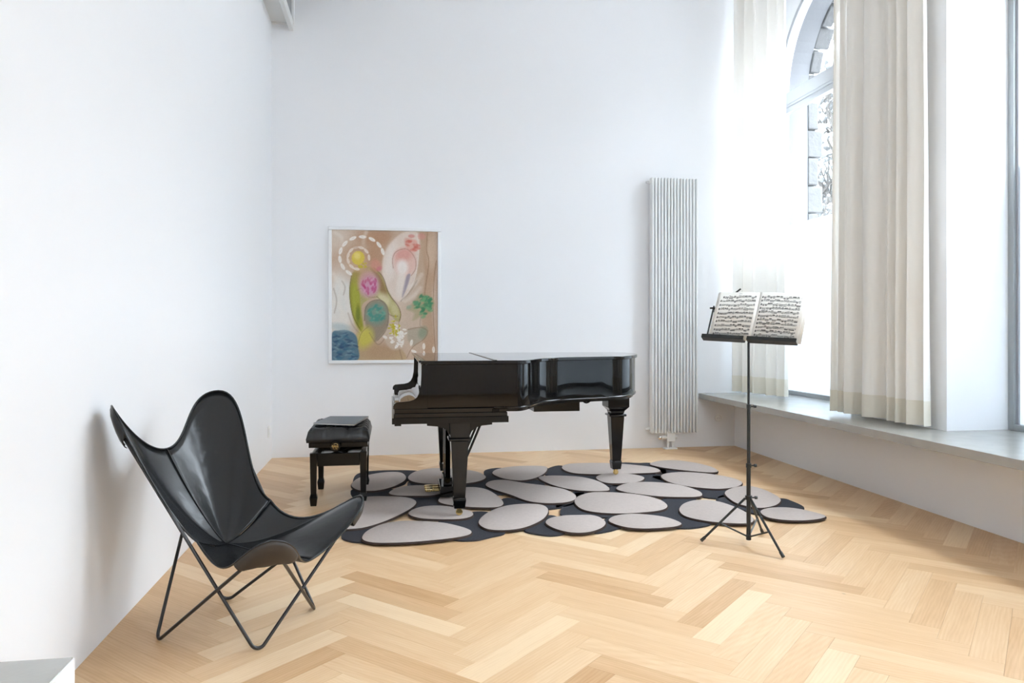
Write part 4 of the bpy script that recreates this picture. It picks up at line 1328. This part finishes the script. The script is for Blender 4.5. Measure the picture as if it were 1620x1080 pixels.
ZT = ZC - 0.051
curtain('bright sheer cream curtain in the far corner behind the music stand', [(3.46, 7.17), (3.56, 6.85), (3.62, 6.47)], LEDGE_Z + 0.024, ZT, 4, 5, 0.040, 0.02)
curtain('wide cream curtain gathered in front of the pillar between the windows', [(3.385, 5.26), (3.39, 4.9), (3.405, 4.36)], LEDGE_Z + 0.026, ZT, 31, 7, 0.050, 0.05)
m = MB(); m.box(3.36, 3.66, YR + 0.02, YB - 0.01, ZC - 0.05, ZC - 0.002)
tag(m.build('curtain_track', 'white_lacquer', None, bevel=0.003), 'white ceiling track carrying the cream curtains', 'curtain track')

# ------------------------------------------------------------------ painting
def canvas_colors(nx, ny):
    """flat paint in the picture's own coordinates: x 103..810, y 93..952 (top to bottom)"""
    X, Y = np.meshgrid(np.linspace(103, 810, nx), np.linspace(93, 952, ny))
    img = np.zeros((ny, nx, 3)); img[:] = (203, 178, 157)
    r = np.random.default_rng(5)

    def smooth_noise(cell):
        gx, gy = int(nx / cell) + 3, int(ny / cell) + 3
        g_ = r.normal(size=(gy, gx))
        u = np.linspace(0, gx - 1.001, nx); v = np.linspace(0, gy - 1.001, ny)
        iu, iv = u.astype(int), v.astype(int); fu, fv = (u - iu)[None, :], (v - iv)[:, None]
        a = g_[iv][:, iu]; b = g_[iv][:, iu + 1]; c = g_[iv + 1][:, iu]; d = g_[iv + 1][:, iu + 1]
        return (a * (1 - fu) + b * fu) * (1 - fv) + (c * (1 - fu) + d * fu) * fv

    def put(mask, col, op=1.0):
        k = (np.clip(mask, 0, 1) * op)[..., None]
        img[:] = img * (1 - k) + np.array(col) * k

    def ell(cx, cy, rx, ry, rot=0, soft=0.12):
        a = math.radians(rot); dx, dy = X - cx, Y - cy
        u = dx * math.cos(a) + dy * math.sin(a); v = -dx * math.sin(a) + dy * math.cos(a)
        return np.clip((1 - np.sqrt((u / rx) ** 2 + (v / ry) ** 2)) / soft + 0.5, 0, 1)

    def dist(pts):
        D = np.full(X.shape, 1e9)
        for (x0, y0), (x1, y1) in zip(pts[:-1], pts[1:]):
            dx, dy = x1 - x0, y1 - y0; l2 = dx * dx + dy * dy + 1e-9
            k = np.clip(((X - x0) * dx + (Y - y0) * dy) / l2, 0, 1)
            D = np.minimum(D, np.hypot(X - x0 - k * dx, Y - y0 - k * dy))
        return D

    def sm(pts, closed=False):
        return [(p.x, p.y) for p in catmull([(a, b, 0) for a, b in pts], 6, closed)]

    def line(pts, w, col, op=1.0, soft=2.5):
        put(np.clip((w - dist(sm(pts))) / soft + 0.5, 0, 1), col, op)

    def poly(pts, col, op=1.0, soft=5.0):
        pts = sm(pts, True); ins = np.zeros(X.shape, bool); n = len(pts)
        for i in range(n):
            (x0, y0), (x1, y1) = pts[i], pts[(i + 1) % n]
            if y0 == y1: continue
            ins ^= ((y0 > Y) != (y1 > Y)) & (X < (x1 - x0) * (Y - y0) / (y1 - y0) + x0)
        d = dist(pts + pts[:1])
        mk = np.clip(np.where(ins, d, -d) / soft + 0.5, 0, 1)
        put(mk, col, op); return mk

    put(np.clip(0.5 + 0.30 * smooth_noise(28), 0, 1), (186, 152, 126), 0.55)
    put(np.clip(0.35 + 0.4 * smooth_noise(14), 0, 1), (214, 192, 172), 0.4)
    put(ell(165, 600, 95, 260, 4, 0.8), (236, 231, 224), 0.9)
    put(ell(175, 520, 60, 160, 12, 0.9), (225, 222, 216), 0.7)
    put(ell(150, 150, 90, 90, 0, 0.9), (222, 208, 194), 0.75)
    put(ell(640, 640, 160, 220, 20, 0.9), (214, 196, 178), 0.55)
    put(ell(500, 560, 60, 120, -20, 0.9), (226, 210, 194), 0.5)
    put(ell(395, 140, 110, 50, 0, 0.8), (178, 132, 98), 0.55)
    put(ell(400, 250, 60, 90, 0, 0.9), (182, 138, 106), 0.6)
    poly([(480, 190), (560, 110), (640, 90), (690, 130), (680, 300), (640, 440), (560, 560), (490, 520), (440, 400), (440, 280)], (230, 214, 202), 0.85, 14)
    put(ell(490, 300, 40, 130, 10, 0.9), (238, 230, 222), 0.6)
    poly([(690, 90), (770, 90), (800, 300), (770, 560), (790, 940), (720, 940), (700, 600), (720, 380)], (176, 138, 104), 0.45, 16)
    put(ell(770, 220, 35, 120, 0, 0.9), (214, 190, 168), 0.7)
    put(ell(700, 300, 22, 200, 4, 0.8), (196, 168, 142), 0.7)
    line([(740, 100), (735, 220), (750, 300), (725, 480), (715, 640)], 3, (146, 112, 84), 0.6)
    line([(800, 290), (785, 420), (780, 640), (795, 900)], 3, (150, 118, 92), 0.6)
    line([(670, 110), (680, 240), (650, 420), (570, 560)], 2.5, (236, 228, 220), 0.8)
    for (p0, p1, p2) in (((110, 380), (190, 520), (230, 700)), ((180, 420), (150, 560), (200, 700)), ((120, 560), (170, 640), (150, 740)), ((600, 470), (660, 440), (700, 380)), ((590, 560), (650, 520), (690, 470)), ((330, 100), (310, 180), (330, 240)), ((120, 110), (170, 150), (160, 240))):
        line([p0, p1, p2], 12, (236, 228, 218), 0.45, 16)
    for (p0, p1, p2) in (((170, 430), (190, 470), (180, 520)), ((115, 480), (135, 560), (120, 640)), ((210, 640), (240, 720), (290, 780)), ((560, 560), (620, 500), (670, 420)), ((700, 640), (690, 720), (720, 740))):
        line([p0, p1, p2], 4, (150, 130, 112), 0.4, 6)
    # rose figure at upper right
    poly([(590, 140), (640, 145), (672, 165), (655, 225), (612, 222), (588, 180)], (214, 146, 130), 0.55, 14)
    for k in range(16): put(ell(632 + r.normal() * 26, 178 + r.normal() * 30, 16, 8, r.uniform(-30, 30), 0.5), (206, 112, 98) if r.random() < .6 else (226, 170, 158), 0.6)
    put(ell(632, 125, 22, 12, 0, 0.5), (208, 132, 122), 0.7)
    put(ell(700, 125, 26, 22, 0, 0.6), (218, 150, 140), 0.6)
    put(ell(588, 300, 78, 92, 0, 0.3), (228, 190, 178), 0.85)
    put(ell(580, 250, 60, 42, -10, 0.8), (216, 146, 134), 0.6)
    put(ell(570, 335, 38, 52, 0, 0.7), (244, 238, 232), 0.85)
    line([(510, 340), (505, 280), (530, 230), (600, 212), (655, 270), (660, 340), (630, 390)], 3, (176, 128, 112), 0.55)
    poly([(600, 390), (625, 385), (600, 470), (570, 535), (575, 480)], (146, 134, 150), 0.75, 10)
    put(ell(560, 440, 26, 100, 8, 0.8), (236, 226, 216), 0.7)
    # left green figure
    poly([(240, 370), (300, 345), (370, 335), (430, 390), (470, 480), (520, 570), (560, 640), (545, 700), (500, 660), (450, 580), (400, 540), (330, 560), (300, 600), (310, 690), (305, 760), (270, 730), (235, 640), (220, 500)], (176, 166, 108), 0.9, 8)
    poly([(245, 375), (290, 370), (285, 480), (290, 620), (310, 740), (290, 760), (245, 660), (222, 520)], (150, 150, 50), 0.9, 12)
    put(ell(262, 560, 26, 150, -3, 0.7), (172, 172, 70), 0.8)
    put(ell(275, 650, 14, 60, 0, 0.8), (96, 108, 40), 0.6)
    put(ell(340, 440, 60, 95, -8, 0.6), (214, 184, 162), 0.9)
    poly([(360, 345), (420, 390), (462, 480), (470, 540), (430, 520), (410, 430)], (146, 112, 74), 0.75, 18)
    put(ell(445, 555, 52, 40, 50, 0.8), (226, 218, 180), 0.8)
    put(ell(520, 620, 24, 50, -20, 0.8), (206, 198, 150), 0.8)
    line([(235, 380), (220, 500), (240, 650), (300, 765)], 3, (106, 96, 40), 0.7)
    line([(380, 340), (440, 400), (480, 510), (540, 590), (560, 650), (545, 710)], 3, (110, 88, 60), 0.7)
    line([(400, 530), (450, 580), (485, 650), (540, 660)], 3, (130, 106, 76), 0.6)
    line([(270, 490), (300, 480), (340, 530), (400, 535)], 3, (140, 118, 84), 0.5)
    put(ell(350, 452, 64, 76, 0, 0.7), (206, 150, 186), 0.85)
    for k in range(26):
        a = r.uniform(0, 6.28); d_ = r.uniform(0, 1) ** .5
        put(ell(350 + 52 * d_ * math.cos(a), 455 + 58 * d_ * math.sin(a), 7, 15, r.uniform(-50, 50), 0.6), (186, 70, 118) if r.random() < .6 else (222, 168, 200), 0.6)
    # grey body with teal bloom
    poly([(320, 620), (350, 575), (410, 552), (460, 580), (478, 650), (470, 730), (420, 800), (380, 830), (330, 740)], (148, 134, 116), 0.85, 10)
    line([(318, 690), (325, 610), (360, 565), (420, 553), (465, 590), (478, 660), (462, 750), (405, 822)], 3, (110, 98, 84), 0.6)
    put(ell(398, 645, 66, 72, 0, 0.6), (122, 152, 138), 0.9)
    for k in range(44):
        a = r.uniform(0, 6.28); d_ = r.uniform(0, 1) ** .5
        put(ell(398 + 56 * d_ * math.cos(a), 645 + 60 * d_ * math.sin(a), 14, 7, r.uniform(-60, 60), 0.6), (78, 146, 134) if r.random() < .6 else (126, 172, 150), 0.65)
    # lower ground
    poly([(270, 950), (285, 800), (330, 735), (390, 830), (420, 860), (560, 880), (575, 960)], (186, 160, 118), 0.7, 10)
    put(ell(325, 805, 50, 70, 15, 0.8), (206, 196, 86), 0.9)
    put(ell(440, 900, 120, 60, 0, 0.9), (182, 150, 118), 0.8)
    line([(272, 950), (275, 850), (300, 770), (345, 730)], 2.5, (146, 130, 74), 0.5)
    line([(350, 770), (410, 850), (470, 780)], 3, (140, 116, 92), 0.5)
    line([(545, 860), (570, 950)], 3, (140, 112, 86), 0.6)
    # head and halo
    put(ell(278, 285, 120, 130, 0, 0.9), (186, 146, 116), 0.6)
    put(ell(272, 300, 66, 70, 0, 0.3), (206, 172, 140), 0.6)
    put(ell(276, 276, 42, 46, 20, 0.16), (220, 196, 84), 1.0)
    put(ell(268, 262, 22, 24, 0, 0.9), (236, 220, 138), 0.8)
    for k in range(14): put(ell(305 + r.uniform(-26, 26), 325 + r.uniform(-16, 14), 8, 5, r.uniform(0, 90), 0.6), (196, 178, 60), 0.8)
    put(ell(395, 325, 34, 42, -30, 0.6), (214, 148, 132), 0.7)
    put(ell(415, 345, 20, 14, -30, 0.6), (206, 120, 132), 0.6)

    def petal(cx, cy, l, rot, col=(244, 240, 234), op=0.95):
        put(ell(cx, cy, l, l * 0.42, rot, 0.3), col, op)
        put(ell(cx, cy, l * 0.55, l * 0.10, rot + 12, 0.6), (206, 190, 174), 0.5)
    for a in (150, 172, 196, 220, 246, 272, 298, 322, 344, 126):
        b = math.radians(a); petal(300 + 145 * math.cos(b), 268 + 132 * math.sin(b), 25, a + 90)
    for a in (165, 195, 225, 255, 285, 318, 355, 100, 130):
        b = math.radians(a); petal(278 + 70 * math.cos(b), 278 + 72 * math.sin(b), 21, a + 90, (240, 230, 220), 0.8 if a != 255 else 0.4)
    # green bloom right
    poly([(600, 610), (640, 570), (690, 510), (740, 520), (790, 570), (750, 640), (700, 660), (640, 690), (650, 640)], (166, 158, 118), 0.6, 18)
    for k in range(50):
        a = r.uniform(0, 6.28); d_ = r.uniform(0, 1) ** .5
        x_ = 708 + 62 * d_ * math.cos(a); y_ = 590 + 80 * d_ * math.sin(a)
        put(ell(x_, y_, 17, 8, r.uniform(-70, 10), 0.5), (60, 132, 92) if r.random() < .65 else (118, 168, 122), 0.7)
    put(ell(615, 600, 18, 12, -20, 0.6), (146, 172, 152), 0.6); put(ell(665, 575, 20, 12, -40, 0.5), (96, 152, 116), 0.8)
    poly([(610, 745), (690, 735), (735, 745), (735, 790), (690, 830), (640, 860), (600, 800)], (176, 164, 144), 0.8, 12)
    put(ell(710, 770, 28, 40, 20, 0.8), (140, 152, 128), 0.8)
    line([(610, 750), (690, 735), (740, 760), (715, 815), (640, 868), (600, 940)], 2.5, (140, 110, 86), 0.6)
    # white bouquet
    put(ell(530, 790, 76, 96, 10, 0.15), (206, 186, 166), 0.7)
    for k in range(34):
        a = r.uniform(0, 6.28); d_ = r.uniform(0, 1) ** .5
        petal(545 + 55 * d_ * math.cos(a), 795 + 78 * d_ * math.sin(a), 14, r.uniform(0, 180))
    for k in range(30): put(ell(512 + r.normal() * 20, 735 + r.normal() * 26, 10, 5, r.uniform(0, 180), 0.6), (190, 176, 52) if r.random() < .7 else (214, 206, 110), 0.9)
    put(ell(455, 800, 16, 10, 30, 0.4), (240, 236, 230), 0.8)
    for (x_, y_, l, rt) in ((632, 838, 22, 100), (648, 895, 20, 20), (716, 862, 22, 90), (718, 905, 14, 80), (782, 885, 22, 90), (655, 925, 14, 30)):
        petal(x_, y_, l, rt)
    for x_ in (632, 716, 782): line([(x_, 850), (x_ - 6, 940)], 2, (214, 190, 166), 0.5)
    # blue shrub
    poly([(103, 780), (150, 755), (210, 755), (262, 790), (275, 860), (270, 952), (103, 952)], (88, 118, 136), 0.95, 8)
    for k in range(70):
        x_ = r.uniform(106, 262); y_ = r.uniform(770, 948)
        put(ell(x_, y_, 20, 6, r.uniform(-40, 40), 0.5), [(52, 82, 118), (120, 150, 160), (66, 108, 132), (44, 70, 104)][r.integers(4)], 0.65)
    put(ell(160, 735, 70, 26, 10, 0.9), (168, 186, 190), 0.6)
    img += (r.normal(size=(ny, nx, 1)) * 3.0)
    return np.clip(img, 0, 255)


t = thing('framed_painting', 'colourful abstract painting in a slim white frame on the back wall', 'painting', (-0.055, YB, 0.9))
X0, X1, Z0, Z1 = -0.585, 0.474, 0.877, 2.172
fw, yf = 0.032, 7.198
for (a, b, c, d) in ((X0, X1, Z1 - fw, Z1), (X0, X1, Z0, Z0 + fw), (X0, X0 + fw, Z0 + fw, Z1 - fw), (X1 - fw, X1, Z0 + fw, Z1 - fw)):
    m = MB(); m.box(a, b, yf, YB, c, d); m.build('frame_bar', 'frame_silver', t, bevel=0.006)
nx, ny = 190, 232
img = canvas_colors(nx, ny)[::-1]
xs = np.linspace(X0 + fw, X1 - fw, nx); zs = np.linspace(Z0 + fw, Z1 - fw, ny)
off = origin_of(t)
vs = [(x - off.x, 7.212 - off.y, z - off.z) for z in zs for x in xs]
fs = [(j * nx + i, j * nx + i + 1, (j + 1) * nx + i + 1, (j + 1) * nx + i) for j in range(ny - 1) for i in range(nx - 1)]
me = bpy.data.meshes.new('canvas'); me.from_pydata(vs, [], fs)
c = img.reshape(-1, 3) / 255.0
c = np.where(c <= 0.04045, c / 12.92, ((c + 0.055) / 1.055) ** 2.4) * 0.92
ca = me.color_attributes.new('paint', 'FLOAT_COLOR', 'POINT')
ca.data.foreach_set('color', np.hstack([c, np.ones((len(c), 1))]).ravel())
me.materials.append(MATS['painted_canvas'])
o = bpy.data.objects.new('canvas', me); COL.objects.link(o); o.parent = t
m = MB(); m.box(X0 + fw, X1 - fw, 7.216, YB - 0.001, Z0 + fw, Z1 - fw); m.build('backing_board', 'frame_silver', t)
